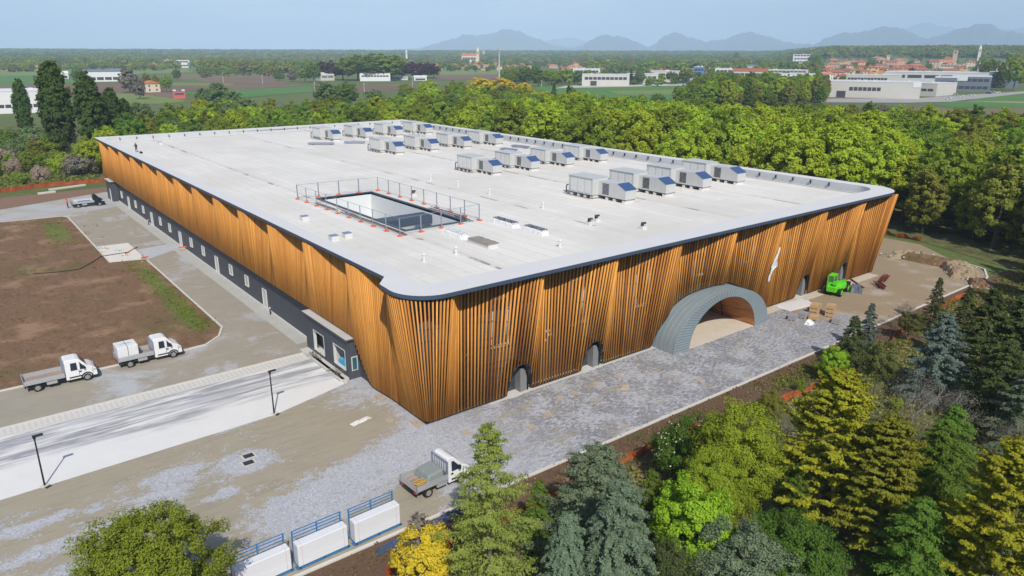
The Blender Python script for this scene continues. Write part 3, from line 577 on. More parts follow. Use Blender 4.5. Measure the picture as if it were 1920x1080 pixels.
# ---------------- things on the roof ----------------
t = NT('galvanised_panels'); br = t.n('ShaderNodeTexBrick'); t.l(t.mapv(t.obj(), (1, 1, 1), 0), br.inputs[0]); v = t.obj()
f = t.noise(.9, 4, .6, v); st = t.math('PINGPONG', t.xyz(v)[1], .55); st = t.ramp(st, .0, .03)
M_galv = t.bsdf(t.mix(st, (.40, .41, .41), t.mix(f, (.50, .51, .505), (.61, .615, .60))), .42, .2, .5)
M_skytop = M('blue_glossy_hood', (.05, .10, .24), .3, .2, var=.15)  # bare sloped metal; the blue sky it reflects is put into its colour
M_galv2 = M('pale_galvanised', (.70, .70, .68), .5, .3, var=.08, scale=1.5)
def ahu():
    e = thing('air_handler', (0, 0, ZD)); b = MB(); b.box(0, 2.9, 5.2, 10, .5, 2.75); b.box(-.12, 3.0, 5.15, 10.05, 2.75, 2.82); b.build('rear_casing', M_galv, e)
    b = MB(); b.box(1.1, 3.1, 2.0, 5.2, .5, 2.45); b.build('front_casing', M_galv, e); b = MB(); b.box(1.35, 2.85, 5.12, 5.198, .6, 2.3); b.build('end_panel', M_galv2, e)
    b = MB(); b.add([(1.1, 2, .5), (3.1, 2, .5), (3.1, .1, .5), (1.1, .1, .5), (1.1, 2, 2.45), (3.1, 2, 2.45), (3.1, .1, 1.75), (1.1, .1, 1.75), (1.1, 1.5, 2.45), (3.1, 1.5, 2.45)], [(0, 3, 2, 1), (0, 4, 8, 7, 3), (1, 2, 6, 9, 5), (3, 7, 6, 2), (4, 5, 9, 8), (7, 8, 9, 6)], 0)
    b.build('intake_hood', M_galv, e); b = MB(); b.add([(1.05, .05, 1.79), (3.15, .05, 1.79), (3.15, 1.5, 2.52), (1.05, 1.5, 2.52), (1.05, .05, 1.73), (3.15, .05, 1.73), (3.15, 1.55, 2.46), (1.05, 1.55, 2.46)], [(0, 1, 2, 3), (4, 7, 6, 5), (0, 4, 5, 1), (1, 5, 6, 2), (2, 6, 7, 3), (3, 7, 4, 0)]); b.build('hood_cover', M_skytop, e)
    b = MB()
    for y in (.3, 2.0, 3.4, 5.3, 6.6, 7.9, 9.3):
        b.box(1.15 if y < 5.2 else .1, 3.0 if y < 5.2 else 2.8, y, y+.45, 0, .42)
    b.build('plinth_block', M_white, e); b = MB(); b.box(.05, .18, 5.2, 9.95, .4, .5); b.box(2.75, 2.88, 5.2, 9.95, .4, .5); b.box(1.12, 1.24, .1, 5.2, .4, .5); b.box(2.9, 3.02, .1, 5.2, .4, .5); b.build('base_rail', M_dark, e)
    b = MB(); b.box(1.3, 2.9, .6, 5, .3, .42); b.build('duct', M_dark, e)
    for y_ in (6.2, 7.6, 9.0): b = MB(); b.box(-.04, 0, y_-.55, y_+.55, .7, 2.5); b.box(-.07, -.04, y_+.35, y_+.42, 1.5, 1.7); b.build('access_door', M_galv2, e)
    b = MB(); b.path([(-.25, 10.2, .2), (-.25, 10.2, 1.3), (0, 10.05, 1.4)], .09, 6); b.path([(-.5, 9.9, .15), (-.5, 5.4, .15), (.9, 4.9, .15)], .05, 5); b.build('pipework', M_dark, e)
    return e
def louvre(e, x, y0, y1):
    b = MB()
    for k in range(9): z = .75+k*.17; b.box(x-.03, x, y0, y1, z, z+.09)
    b.build('louvre', M_dark, e)
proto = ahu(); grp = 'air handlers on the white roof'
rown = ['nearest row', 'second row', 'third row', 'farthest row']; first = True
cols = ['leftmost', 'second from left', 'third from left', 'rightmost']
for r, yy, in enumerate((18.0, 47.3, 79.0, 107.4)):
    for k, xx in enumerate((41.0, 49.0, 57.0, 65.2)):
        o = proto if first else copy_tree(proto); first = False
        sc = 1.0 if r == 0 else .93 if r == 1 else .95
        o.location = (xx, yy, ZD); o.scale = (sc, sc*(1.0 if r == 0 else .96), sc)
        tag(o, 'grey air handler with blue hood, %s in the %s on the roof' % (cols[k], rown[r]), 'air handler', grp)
        if r == 0: louvre(o, 1.1, 3.2, 4.4)
# guard fence panels round the roof courtyard
M_post = M('fence_tube_grey', (.30, .33, .42), .45, .4); M_foot = M('orange_rubber_foot', (.75, .13, .02), .7, var=.25, scale=5)
t = NT('welded_mesh'); a = t.math('PINGPONG', t.xyz(t.obj())[0], .12); bb = t.math('PINGPONG', t.xyz(t.obj())[2], .2); al = t.math('MAXIMUM', t.ramp(a, .012, .006), t.ramp(bb, .012, .006)); M_mesh = t.bsdf((.40, .42, .46), .5, .5, alpha=t.math('MULTIPLY', al, .22))
def panel(L):
    e = thing('fence_panel', (0, 0, 0)); b = MB(); b.tube((0, 0, 0), (0, 0, 2), .04, 6); b.build('post', M_post, e); b = MB(); b.tube((L-.08, 0, 0), (L-.08, 0, 2), .04, 6); b.build('post', M_post, e)
    b = MB(); b.tube((0, 0, 1.97), (L-.08, 0, 1.97), .022, 5); b.tube((0, 0, .2), (L-.08, 0, .2), .022, 5); b.build('rail', M_post, e)
    b = MB(); b.quad((0, 0, .2), (L-.08, 0, .2), (L-.08, 0, 1.97), (0, 0, 1.97)); b.build('wire_mesh', M_mesh, e)
    b = MB(); b.prism([(-.32, -.2), (.32, -.2), (.32, .2), (-.32, .2)], 0, .1); b.prism([(-.16, -.13), (.16, -.13), (.16, .13), (-.16, .13)], .1, .15); b.build('foot', M_foot, e); return e
P0 = panel(3.0); firstp = True
fc = [(9.0, 47.3), (9.6, 20.4), (21.0, 21.6), (20.7, 46.4)]
sides = ['timber side', 'near side', 'air handler side', 'far side']
for i in range(4):
    a, c_ = fc[i], fc[(i+1) % 4]; L = math.hypot(c_[0]-a[0], c_[1]-a[1]); n = round(L/3.05); az = math.atan2(c_[1]-a[1], c_[0]-a[0])
    for k in range(n):
        o = P0 if firstp else copy_tree(P0); firstp = False; o.location = (a[0]+(c_[0]-a[0])*k/n, a[1]+(c_[1]-a[1])*k/n, ZD); o.rotation_euler.z = az; o.scale.x = L/n/3.0
        w = ORD[k] if i in (1, 2) else ORD[n-1-k]
        tag(o, 'mesh panel on orange foot, %s %s, %s of the courtyard' % (w, 'from the front' if i in (0, 2) else 'from the left', sides[i]), 'fence panel', 'guard fence round the roof courtyard')
# loose scaffold tubes and planks lying beside the fence
M_tube = M('rusty_tube', (.12, .085, .075), .7, var=.4, scale=2); rs = random.Random(8)
for k, (x, y, L, rz, wd) in enumerate(((9.9, 30, 12, 1.60, 'along the fence on the timber side'), (10.1, 22.5, 5, 1.55, 'near the front fence corner'), (20.3, 27, 9, 1.58, 'inside the fence facing the air handlers'), (19.9, 23.2, 4.5, 1.5, 'in the corner of the fence by the courtyard'), (9.6, 40, 7, 1.6, 'at the far end of the timber side'))):
    b = MB()
    for q in range(4): o_ = rs.uniform(-.35, .35); b.tube((-L/2+rs.uniform(0, 1), o_, .06+.05*q), (L/2-rs.uniform(0, 1), o_+rs.uniform(-.15, .15), .06+.05*q), .04, 5)
    o = b.build('scaffold_tubes', M_tube, loc=(x, y, ZD)); o.rotation_euler.z = rz; tag(o, 'bundle of dark scaffold tubes lying '+wd, 'tube bundle', 'tube bundles round the roof courtyard')
# vents, hatches and material on the deck
def vent(x, y, h, kind, lab, g_):
    o = thing('roof_vent', (x, y, ZD), 0, lab, 'vent', g_); b = MB()
    if kind == 'hatch': b.box(-.42, .42, -.42, .42, 0, .5); b.build('curb', M_white, o); b = MB(); b.box(-.4, .4, -.4, .4, .5, .58); b.build('lid', glass('hatch_glass', (.10, .13, .20)), o)
    elif kind == 'pipe': b.tube((0, 0, 0), (0, 0, h), .16, 10); b.tube((0, 0, 0), (0, 0, .08), .3, 10); b.build('stack', M_white, o); b = MB(); b.tube((0, 0, h), (0, 0, h+.16), .24, 10, r2=.1); b.build('cowl', M_white, o)
    else: b.box(-.35, .35, -.35, .35, 0, .35); b.build('curb', M_white, o); b = MB(); b.tube((-.15, 0, .35), (-.15, 0, .75), .12, 8); b.tube((.18, .1, .35), (.18, .1, .65), .1, 8); b.tube((-.15, 0, .7), (.25, -.25, .72), .12, 8); b.build('bent_duct', M_dark, o)
for x, y, k, lab in ((4.54, 34.25, 'hatch', 'white roof hatch with dark lid, alone left of the fenced courtyard'), (3.13, 23.12, 'hatch', 'white roof hatch with dark lid, left one of a close pair'), (4.78, 23.36, 'hatch', 'white roof hatch with dark lid, right one of a close pair'), (9.9, 124.5, 'hatch', 'white roof hatch near the far rear corner by the dark figure'),
                     (6.33, 10.09, 'pipe', 'small white vent pipe nearest the rounded roof corner'), (10.28, 10.53, 'pipe', 'small white vent pipe below the grey plank stack'), (20.28, 6.36, 'pipe', 'small white vent pipe alone above the front roof edge'), (31.6, 22.5, 'pipe', 'small white vent pipe above the long dark puddle line'), (31.9, 34.5, 'pipe', 'white vent pipe right of the fence, nearest of three'), (32, 42.6, 'pipe', 'white vent pipe right of the fence, middle of three'), (31.8, 50, 'pipe', 'white vent pipe right of the fence, farthest of three'),
                     (29.9, 12.1, 'duct', 'bent black duct on white curb, left of the pair'), (31.8, 12.9, 'duct', 'bent black duct on white curb, right of the pair'), (33.2, 6.85, 'duct', 'bent black duct on white curb nearest the front edge'), (22.8, 40, 'duct', 'bent duct on white curb beside the courtyard fence'), (11.0, 31.2-1.5, 'none', '')):
    if k != 'none': vent(x, y, .7, k, lab, {'hatch': 'roof hatches', 'pipe': 'roof vent pipes', 'duct': 'bent ducts'}[k])
M_wrap = M('crumpled_white_film', (.66, .67, .68), .35, var=.12, scale=3)
def crumple(name, w, l, h, m, seed, sub=10, fac=.12):
    r = random.Random(seed); b = MB(); nx_, ny_ = sub, max(4, int(sub*l/w)); V = []; 
    for j in range(ny_+1):
        for i in range(nx_+1):
            u, v = i/nx_*2-1, j/ny_*2-1; e = max(abs(u), abs(v)); z = h*(1-e**6)+r.uniform(-fac, fac)*(h if e < .95 else .1); V.append((u*w/2*(1+r.uniform(-.05, .05)), v*l/2*(1+r.uniform(-.03, .03)), max(0.0, z)))
    F = [(j*(nx_+1)+i, j*(nx_+1)+i+1, (j+1)*(nx_+1)+i+1, (j+1)*(nx_+1)+i) for j in range(ny_) for i in range(nx_)]
    b.add(V, F); return b.build(name, m)
for k, (x, y, l, wd) in enumerate(((22.1, 18.0, 4.4, 'left of two beyond the grey plank stack'), (22.4, 12.9, 3.7, 'with dark bars on top, farther from the fence'), (14.5, 17.0, 4.2, 'just outside the front corner of the fence'))):
    e = thing('wrapped_bundle', (x, y, ZD), 0, 'long bundle wrapped in white film '+wd, 'bundle', 'wrapped bundles on the roof'); o = crumple('film', 1.2, l, .55, M_wrap, k+3); o.parent = e
    b = MB()
    for q in range(3): b.tube((-.35+q*.35, -l/2+.2, .6), (-.35+q*.33, l/2-.3, .62), .05, 5)
    b.build('bar', M_frame if k != 2 else M_wrap, e)
e = thing('plank_stack', (14.6, 12.0, ZD), 0, 'stack of weathered grey planks on the white roof', 'plank stack'); b = MB(); b.box(-.6, .6, -1.8, 1.8, 0, .4); b.build('pallet', M_white, e); b = MB()
for q in range(7): b.box(-.7, .7, -1.85+q*.53, -1.85+q*.53+.46, .4, .5+(q % 2)*.03)
b.build('planks', M('weathered_planks', (.27, .24, .21), .85, var=.3, scale=2), e)
for k, (x, y, l, rz, wd) in enumerate(((37, 103, 5.5, -.65, 'left pair beside the farthest air handlers'), (43.8, 100.8, 4.5, -.65, 'right pair near the farthest air handlers'), (63, 71, 4, -1.4, 'in the third row gap near the parapet'), (68, 73.5, 4.5, -1.4, 'against the right parapet behind the second row'))):
    b = MB()
    for q in range(4): b.tube((-l/2, q*.35, .3+.1*(q % 2)), (l/2, q*.35, .3+.1*(q % 2)), .11, 6)
    for q in (-.35, .35): b.box(l*q-.1, l*q+.1, -.2, 1.3, 0, .25)
    o = b.build('duct_pieces', M_post, loc=(x, y, ZD)); o.rotation_euler.z = rz; tag(o, 'grey pipes on blocks, '+wd, 'pipe stack', 'pipes lying on the roof')
# ---------------- people ----------------
M_skin = M('skin', (.42, .24, .16), .6); M_hair = M('dark_hair', (.02, .014, .01), .7)
def person(loc, rz, shirt, trousers, label, pose='stand', vest=None, helmet=None, s=1.0):
    e = thing('person', loc, rz, label, 'person'); e.scale = (s, s, s)
    if pose == 'stand': J = {'pel': (0, 0, .95), 'ch': (0, .02, 1.3), 'nk': (0, .03, 1.5), 'hd': (0, .05, 1.62), 'ht': (0, .04, 1.76), 'hl': (-.1, 0, .9), 'kl': (-.12, .05, .5), 'al': (-.12, -.03, .09), 'tl': (-.13, .13, .04), 'hr': (.1, 0, .9), 'kr': (.13, .02, .5), 'ar': (.15, -.05, .09), 'tr': (.16, .1, .04), 'sl': (-.19, .02, 1.44), 'el': (-.28, .02, 1.17), 'wl': (-.25, .2, .98), 'fl': (-.23, .28, .93), 'sr': (.19, .02, 1.44), 'er': (.29, .06, 1.18), 'wr': (.22, .28, 1.08), 'fr': (.18, .36, 1.06)}
    else: J = {'pel': (0, 0, .1), 'ch': (0, .02, .45), 'nk': (0, .04, .65), 'hd': (0, .07, .77), 'ht': (0, .06, .9), 'hl': (-.1, .05, .1), 'kl': (-.12, .45, .16), 'al': (-.12, .5, -.26), 'tl': (-.12, .62, -.3), 'hr': (.1, .05, .1), 'kr': (.12, .45, .16), 'ar': (.12, .5, -.26), 'tr': (.12, .62, -.3), 'sl': (-.19, .02, .58), 'el': (-.27, .12, .34), 'wl': (-.15, .38, .38), 'fl': (-.12, .46, .4), 'sr': (.19, .02, .58), 'er': (.27, .12, .34), 'wr': (.15, .38, .38), 'fr': (.12, .46, .4)}
    rad = dict(pel=(.16, .12), ch=(.17, .12), nk=(.06, .06), hd=(.095, .10), ht=(.07, .08), hl=(.095, .1), kl=(.06, .065), al=(.045, .045), tl=(.04, .03), hr=(.095, .1), kr=(.06, .065), ar=(.045, .045), tr=(.04, .03), sl=(.07, .07), el=(.048, .048), wl=(.032, .032), fl=(.035, .02), sr=(.07, .07), er=(.048, .048), wr=(.032, .032), fr=(.035, .02))
    ks = list(J); E = [('pel', 'ch'), ('ch', 'nk'), ('nk', 'hd'), ('hd', 'ht'), ('pel', 'hl'), ('hl', 'kl'), ('kl', 'al'), ('al', 'tl'), ('pel', 'hr'), ('hr', 'kr'), ('kr', 'ar'), ('ar', 'tr'), ('ch', 'sl'), ('sl', 'el'), ('el', 'wl'), ('wl', 'fl'), ('ch', 'sr'), ('sr', 'er'), ('er', 'wr'), ('wr', 'fr')]
    me = bpy.data.meshes.new('body'); me.from_pydata([J[k] for k in ks], [(ks.index(a), ks.index(b)) for a, b in E], [])
    o = bpy.data.objects.new('body', me); C.objects.link(o); o.parent = e
    sk = o.modifiers.new('skin', 'SKIN'); o.modifiers.new('sub', 'SUBSURF').levels = 1; sv = me.skin_vertices[0].data if me.skin_vertices else None
    if sv is None: me.attributes  # layer is made with the modifier
    for i, k in enumerate(ks): sv[i].radius = rad[k]; sv[i].use_root = (k == 'pel')
    t = NT('clothed_body'); z = t.xyz(t.obj())[2]; lim = (.96, 1.5) if pose == 'stand' else (.12, .66)
    c = t.mix(t.math('GREATER_THAN', z, lim[0]), trousers, shirt); c = t.mix(t.math('GREATER_THAN', z, lim[1]), c, (.42, .24, .16)); me.materials.append(t.bsdf(c, .8))
    z0 = J['hd'][2]; y0 = J['hd'][1]; b = MB()
    for a in range(6):
        for q in range(10):
            th0, th1 = a*math.pi/2/6, (a+1)*math.pi/2/6; p0, p1 = q*.6283, (q+1)*.6283; r = .115
            b.quad(*[(r*math.cos(th)*math.cos(p), y0+r*1.12*math.cos(th)*math.sin(p)-.005, z0+.03+.13*math.sin(th)) for th, p in ((th0, p0), (th0, p1), (th1, p1), (th1, p0))])
    b.build('helmet' if helmet else 'hair', helmet or M_hair, e)
    if vest:
        zc = J['ch'][2]; b = MB(); prof = [(.17, .125, -.32), (.185, .135, -.1), (.2, .14, .1), (.15, .11, .2)]; V = []
        for rx, ry, dz in prof: V += [(rx*math.cos(q*.524), .02+ry*math.sin(q*.524), zc+dz) for q in range(12)]
        b.add(V, [(r*12+q, r*12+(q+1) % 12, (r+1)*12+(q+1) % 12, (r+1)*12+q) for r in range(3) for q in range(12)]); b.build('vest', vest, e)
    return e
M_orange = M('orange_vest', (.85, .12, .02), .7); M_yel = M('yellow_vest', (.75, .72, .05), .7)
person((-9.7, 121.3, .01), 1.2, (.7, .12, .03), (.03, .04, .09), 'person in an orange jacket and dark trousers behind the black flatbed truck', vest=M_orange, s=1.05)
person((2.9, 113.6, ZD), 2.5, (.02, .022, .035), (.02, .022, .035), 'person in dark clothes standing on the roof near its far corner', s=1.05)
person((58.9, 102.0, ZD), .5, (.6, .55, .05), (.05, .06, .1), 'person in a yellow vest between the farthest air handlers', vest=M_yel, helmet=M_white)
e = thing('tool_bag', (3.2, 111.2, ZD), .4, 'small black bag on the roof beside the dark figure', 'bag'); o = crumple('bag_body', .4, .7, .35, M_black, 2, 6); o.parent = e; b = MB(); b.path([(0, -.2, .3), (0, -.1, .48), (0, .1, .48), (0, .2, .3)], .02, 5); b.build('handle', M_black, e)
e = thing('cardboard_box', (62.0, 105.8, ZD), .3, 'opened brown cardboard box between the farthest air handlers', 'box'); b = MB(); b.box(-.9, .9, -.6, .6, 0, .5); b.build('carton', M_lid, e); b = MB(); b.quad((-.9, -.6, .5), (.9, -.6, .5), (1.0, -1.05, .62), (-1.0, -1.05, .62)); b.quad((.9, .6, .5), (-.9, .6, .5), (-1.0, 1.05, .62), (1.0, 1.05, .62)); b.build('flap', M_lid, e)
# ---------------- vehicles ----------------
M_vw = M('white_van_paint', (.72, .73, .74), .35, .05, var=.04, spec=.5); M_vk = M('black_van_paint', (.012, .015, .022), .3, .1, spec=.5); M_tyre = M('tyre_rubber', (.02, .02, .02), .85)
M_plast = M('black_plastic', (.02, .022, .026), .6); M_rim = M('steel_rim', (.33, .33, .32), .5, .4); M_alu = M('aluminium_sideboard', (.52, .54, .55), .4, .5, var=.1, scale=3); M_bed = M('worn_load_floor', (.30, .24, .21), .85, var=.3, scale=1.5)
M_lampg = M('headlamp_glass', (.45, .47, .5), .15); M_red = M('red_plastic', (.5, .02, .015), .4); M_win = glass('van_window', (.015, .02, .035))
def wheel(e, x, y, r=.36, w=.24, mrim=None):
    b = MB(); b.tube((x, y-w/2, r), (x, y+w/2, r), r, 20); o = b.build('wheel', M_tyre, e, smooth=False); sgn = 1 if y > 0 else -1
    b = MB(); yy = y+sgn*w/2; b.tube((x, yy-.01, r), (x, yy+sgn*.015, r), r*.62, 14); b.tube((x, yy, r), (x, yy+sgn*.05, r), r*.22, 8); b.build('rim', mrim or M_rim, o); return o
def truck(loc, rz, label, paint, double=True, bed=(-3.0, .25), front=2.95, h=2.35):
    e = thing('flatbed_truck', loc, rz, label, 'truck'); xb = bed[1]+.1; hw = lambda z: 1.0 if z < 1.25 else 1.0-.19*((z-1.25)/1.15)
    b = MB(); b.box(bed[0]+.15, front-.5, -.42, .42, .45, .68); b.box(bed[0]+.3, bed[0]+1.2, -.85, .85, .55, .62); b.build('chassis', M_plast, e)
    f = front; prof = [(xb, .42), (xb, 2.05), (xb+.03, 2.28), (xb+.2, h), (f-1.55, h-.01), (f-1.3, h-.1), (f-.72, 1.52), (f-.35, 1.36), (f-.08, 1.12), (f, .85), (f+.02, .42)]
    b = MB(); b.side(prof, hw); b.build('cab', paint, e, bevel=.05)
    def pane(pts, name, m=M_win, ym=None, out_=.012):
        for s in (-1, 1):
            b = MB(); V = [(x, s*(hw(z)+out_), z) for x, z in pts]; V2 = [(x, s*(hw(z)-.03), z) for x, z in pts]; n = len(pts); b.add(V+V2, [tuple(range(n)) if s < 0 else tuple(range(n))[::-1]]+[(i, (i+1) % n, n+(i+1) % n, n+i) for i in range(n)]); b.build(name, m, e)
    if double: pane([(xb+.45, 1.32), (xb+1.0, 1.32), (xb+1.0, 2.0), (xb+.5, 2.0)], 'side_window'); d0 = xb+1.22
    else: d0 = xb+.3
    pane([(d0, 1.30), (f-.85, 1.30), (f-1.08, 1.62), (f-1.42, 2.0), (d0+.04, 2.0)], 'side_window')
    pane([(xb+.25, .60), (f-1.32, .60), (f-1.32, .70), (xb+.25, .70)], 'trim_strip', M_plast, out_=.03)
    pane([(d0-.08, 1.05), (d0+.1, 1.05), (d0+.1, 1.14), (d0-.08, 1.14)], 'door_handle', M_plast, out_=.03)
    for xx in ((d0-.12,) if double else ())+(f-.95 if False else d0+1.02,): pane([(xx, .62), (xx+.018, .62), (xx+.018, 1.28), (xx, 1.28)], 'door_gap', M_plast, out_=.004)
    wb = MB(); zA, zB = 1.56, 2.2; xA, xB = f-.77, f-1.24; wb.add([(xA+.015, -.84, zA+.01), (xA+.015, .84, zA+.01), (xB+.015, .74, zB+.01), (xB+.015, -.74, zB+.01)], [(0, 1, 2, 3)]); wb.build('windscreen', M_win, e)
    b = MB(); b.box(f-.30, f+.10, -.98, .98, .30, .78); b.box(f+.0, f+.05, -.55, .55, .80, 1.0); b.build('bumper', M_plast, e, bevel=.05)
    for s in (-1, 1):
        b = MB(); b.box(f-.42, f-.03, s*.93-.09, s*.93+.09, .92, 1.14); b.build('headlight', M_lampg, e, bevel=.03)
        b = MB(); b.tube((f-1.15, s*.95, 1.42), (f-1.1, s*1.14, 1.46), .03, 5); b.box(f-1.16, f-1.02, s*1.18-.09, s*1.18+.09, 1.38, 1.68); b.build('mirror', M_plast, e)
        b = MB(); n = 10
        for q in range(n):
            a0, a1 = math.pi*q/n, math.pi*(q+1)/n; xw = f-.88; b.quad(*[(xw+rr*math.cos(a), s*1.015, .38+rr*math.sin(a)) for rr, a in ((.40, a0), (.53, a0), (.53, a1), (.40, a1))])
        b.build('wheel_arch', M_plast, e); wheel(e, f-.88, s*.88); wheel(e, bed[0]+1.0, s*.86)
    b = MB(); b.box(bed[0], bed[1], -1.03, 1.03, .80, .90); b.build('load_floor', M_bed, e)
    for s in (-1, 1): b = MB(); b.box(bed[0], bed[1], s*1.05-.02, s*1.05+.02, .82, 1.26); b.box(bed[0], bed[1], s*1.07-.012, s*1.07+.012, 1.0, 1.05); b.build('sideboard', M_alu, e)
    b = MB(); b.box(bed[0]-.04, bed[0], -1.06, 1.06, .82, 1.26); b.build('tailboard', M_alu, e)
    b = MB()
    for s in (-1, 1): b.box(bed[1]-.02, bed[1]+.05, s*.98-.04, s*.98+.04, .8, 2.2); b.box(bed[0]-.06, bed[0]+.02, s*1.05-.04, s*1.05+.04, .75, 1.34)
    b.box(bed[1]-.02, bed[1]+.04, -.95, .95, .8, 1.3); b.box(bed[1]-.02, bed[1]+.04, -.95, .95, 2.12, 2.2)
    for q in range(7): b.box(bed[1]-.01, bed[1]+.02, -.85+q*.28, -.83+q*.28, 1.3, 2.12)
    b.build('headboard', M_post if paint is M_vw else M_black, e)
    b = MB(); b.box(bed[0]+1.75, bed[0]+2.6, -.98, -.80, .45, .75); b.build('tool_locker', M_alu, e)
    b = MB(); b.box(bed[0]+.02, bed[0]+.12, -.9, .9, .5, .62); b.build('rear_bar', M_plast, e)
    for s in (-1, 1): b = MB(); b.box(bed[0]-.03, bed[0]+.02, s*.8-.12, s*.8+.12, .6, .72); b.build('tail_light', M_red, e)
    return e
u0 = G(82, 729); u1 = G(167, 713)
truck((-23.1, 28.35, .01), 0.0, 'white crew cab truck with an empty flatbed, parked at the kerb of the brown lot', M_vw)
truck((-15.15, 29.25-.1, .01), 0.02, 'white crew cab truck carrying a white wrapped cube on its bed', M_vw)
e = thing('wrapped_cube', (-17.15, 29.15, .92), .02, 'big white wrapped cube with crossing straps on the flatbed', 'crate'); b = MB(); b.box(-.95, .95, -.95, .95, 0, 1.35); b.build('wrapping', M_wrap, e, bevel=.06)
b = MB(); b.box(-.02, .02, -.97, .97, 1.352, 1.365); b.box(-.5, .5, -.02, .02, 1.366, 1.378); b.box(-.02, .02, -.968, -.952, .1, 1.35); b.build('strap', M_dark, e)
tk = truck((-4.15, -8.15, .01), .05, 'white single cab tipper truck half hidden behind the feathery green tree', M_vw, double=False, bed=(-2.35, .30), front=2.35)
person((-2.95, -8.6, .95), -math.pi/2, (.75, .3, .02), (.05, .05, .1), 'person in orange vest sitting inside the cab of the tipper', 'sit', vest=M_orange)
e = thing('tarpaulin_box', (-4.75, -8.1, .90), .02, 'grey green tarpaulin covered box behind the tipper cab', 'box'); b = MB(); b.add([(-.75, -.9, 0), (.75, -.9, 0), (.75, .9, 0), (-.75, .9, 0), (-.5, -.8, .6), (.75, -.8, .72), (.75, .8, .72), (-.5, .8, .6)], [(0, 3, 2, 1), (4, 5, 6, 7), (0, 1, 5, 4), (1, 2, 6, 5), (2, 3, 7, 6), (3, 0, 4, 7)]); b.build('cover', M('grey_green_tarp', (.22, .255, .245), .6, var=.2), e, bevel=.12)
e = thing('yellow_hose', (-5.75, -8.6, .93), .2, 'coil of yellow hose lying on the bed of the tipper', 'hose'); b = MB(); b.path([(.35*math.cos(a*.5)*(1+.03*a), .25*math.sin(a*.5), .03+.01*a) for a in range(26)], .035, 5); b.build('coil', M('yellow_rubber', (.6, .33, .03), .6), e)
e = thing('wood_batten', (-5.9, -7.75, .93), .1, 'thin orange batten lying on the bed of the tipper', 'batten'); b = MB(); b.box(-.7, .7, -.04, .04, 0, .05); b.box(-.3, .1, -.09, .09, .05, .07); b.build('batten', M_slat if False else M_lid, e)
truck((-6.0, 121.3, .01), 0.0, 'black cab flatbed truck with a silver load bed by the far pavilion', M_vk, double=False, bed=(-3.0, .95), front=2.75)
e = thing('silver_load', (-7.05, 121.3, .92), 0, 'low silver sheeted load with blue patches on the black truck', 'load'); b = MB(); b.box(-1.7, 1.8, -.95, .95, 0, .62); b.build('load', M('silver_sheet', (.5, .53, .56), .5, var=.1), e, bevel=.08); b = MB(); b.box(-.9, 1.3, -.97, -.952, .1, .5); b.build('blue_patch', M('faded_blue', (.10, .13, .38), .6), e)
# telehandler
M_lime = M('lime_green_paint', (.12, .62, .02), .4, var=.08); M_glassc = glass('cab_glass', (.05, .10, .05))
e = thing('telehandler', (61.7, -1.9, .012), .2, 'lime green telescopic handler standing by an archway', 'telehandler')
b = MB(); b.side([(-2.1, .55), (-2.2, 1.3), (-1.2, 1.45), (.9, 1.25), (1.9, 1.1), (2.0, .6)], .62); b.build('chassis', M_lime, e, bevel=.06)
b = MB(); b.box(-.9, .75, .12, .98, .75, 1.5); b.box(-.85, .65, .16, .94, 2.32, 2.42)
for x in (-.85, .62): b.box(x-.05, x+.05, .14, .22, 1.5, 2.34); b.box(x-.05, x+.05, .88, .96, 1.5, 2.34)
b.build('cab', M_lime, e); b = MB(); b.box(-.8, .6, .18, .92, 1.5, 2.31); b.build('cab_glass', M_glassc, e)
b = MB(); b.add([(-2.1, -.55, 1.55), (-2.1, -.1, 1.55), (-2.1, -.1, 2.0), (-2.1, -.55, 2.0), (2.6, -.5, .95), (2.6, -.15, .95), (2.6, -.15, 1.25), (2.6, -.5, 1.25)], [(0, 3, 2, 1), (4, 5, 6, 7), (0, 1, 5, 4), (1, 2, 6, 5), (2, 3, 7, 6), (3, 0, 4, 7)]); b.build('boom', M_lime, e); b = MB(); b.box(2.5, 2.65, -1.0, .5, .4, 1.1); b.box(2.6, 3.7, -.7, -.6, .4, .46); b.box(2.6, 3.7, .1, .2, .4, .46); b.build('fork', M_dark, e)
b = MB(); b.box(-1.6, .8, -1.02, -.55, .7, 1.35); b.build('engine_cover', M_lime, e, bevel=.08)
for x in (-1.35, 1.35):
    for y in (-.95, .95): wheel(e, x, y, .56, .38, M_lime)
# bags, steel and pallets in the yard
e = thing('scrap_heap', (64.4, -3.2, .01), .4, 'grey blue plastic covered heap right of the green handler', 'heap'); o = crumple('cover', 2.2, 1.6, .8, M('slate_plastic', (.10, .12, .15), .5), 5, 8, .25); o.parent = e; b = MB(); b.box(-.9, .9, -.6, .6, 0, .3); b.build('frame', M_dark, e)
for k, (x, y, rz, m, wd, L) in enumerate(((72.5, -3.0, .3, 'rust', 'nearest the end of the timber facade', 3.6), (68.8, -4.2, .8, 'rust2', 'lying in the yard with pale timber', 3.0), (67.5, -1.8, .9, 'wood', 'thin one against the facade', 4.5))):
    b = MB(); r = random.Random(k)
    for q in range(14 if m != 'wood' else 4): yy = r.uniform(-.4, .4) if m != 'wood' else r.uniform(-.1, .1); zz = r.uniform(.05, .5) if m != 'wood' else .05+.04*q; b.tube((-L/2+r.uniform(0, .5), yy, zz), (L/2-r.uniform(0, .5), yy+r.uniform(-.1, .1), zz), .06, 5)
    o = b.build('steel_bundle', M('rust_red_steel' if m != 'wood' else 'brown_timber', (.16, .035, .025) if m != 'wood' else (.22, .11, .06), .8, var=.4), loc=(x, y, .02)); o.rotation_euler.z = rz; tag(o, 'rust red bar bundle '+wd, 'bar bundle', 'bundles of bars in the yard')
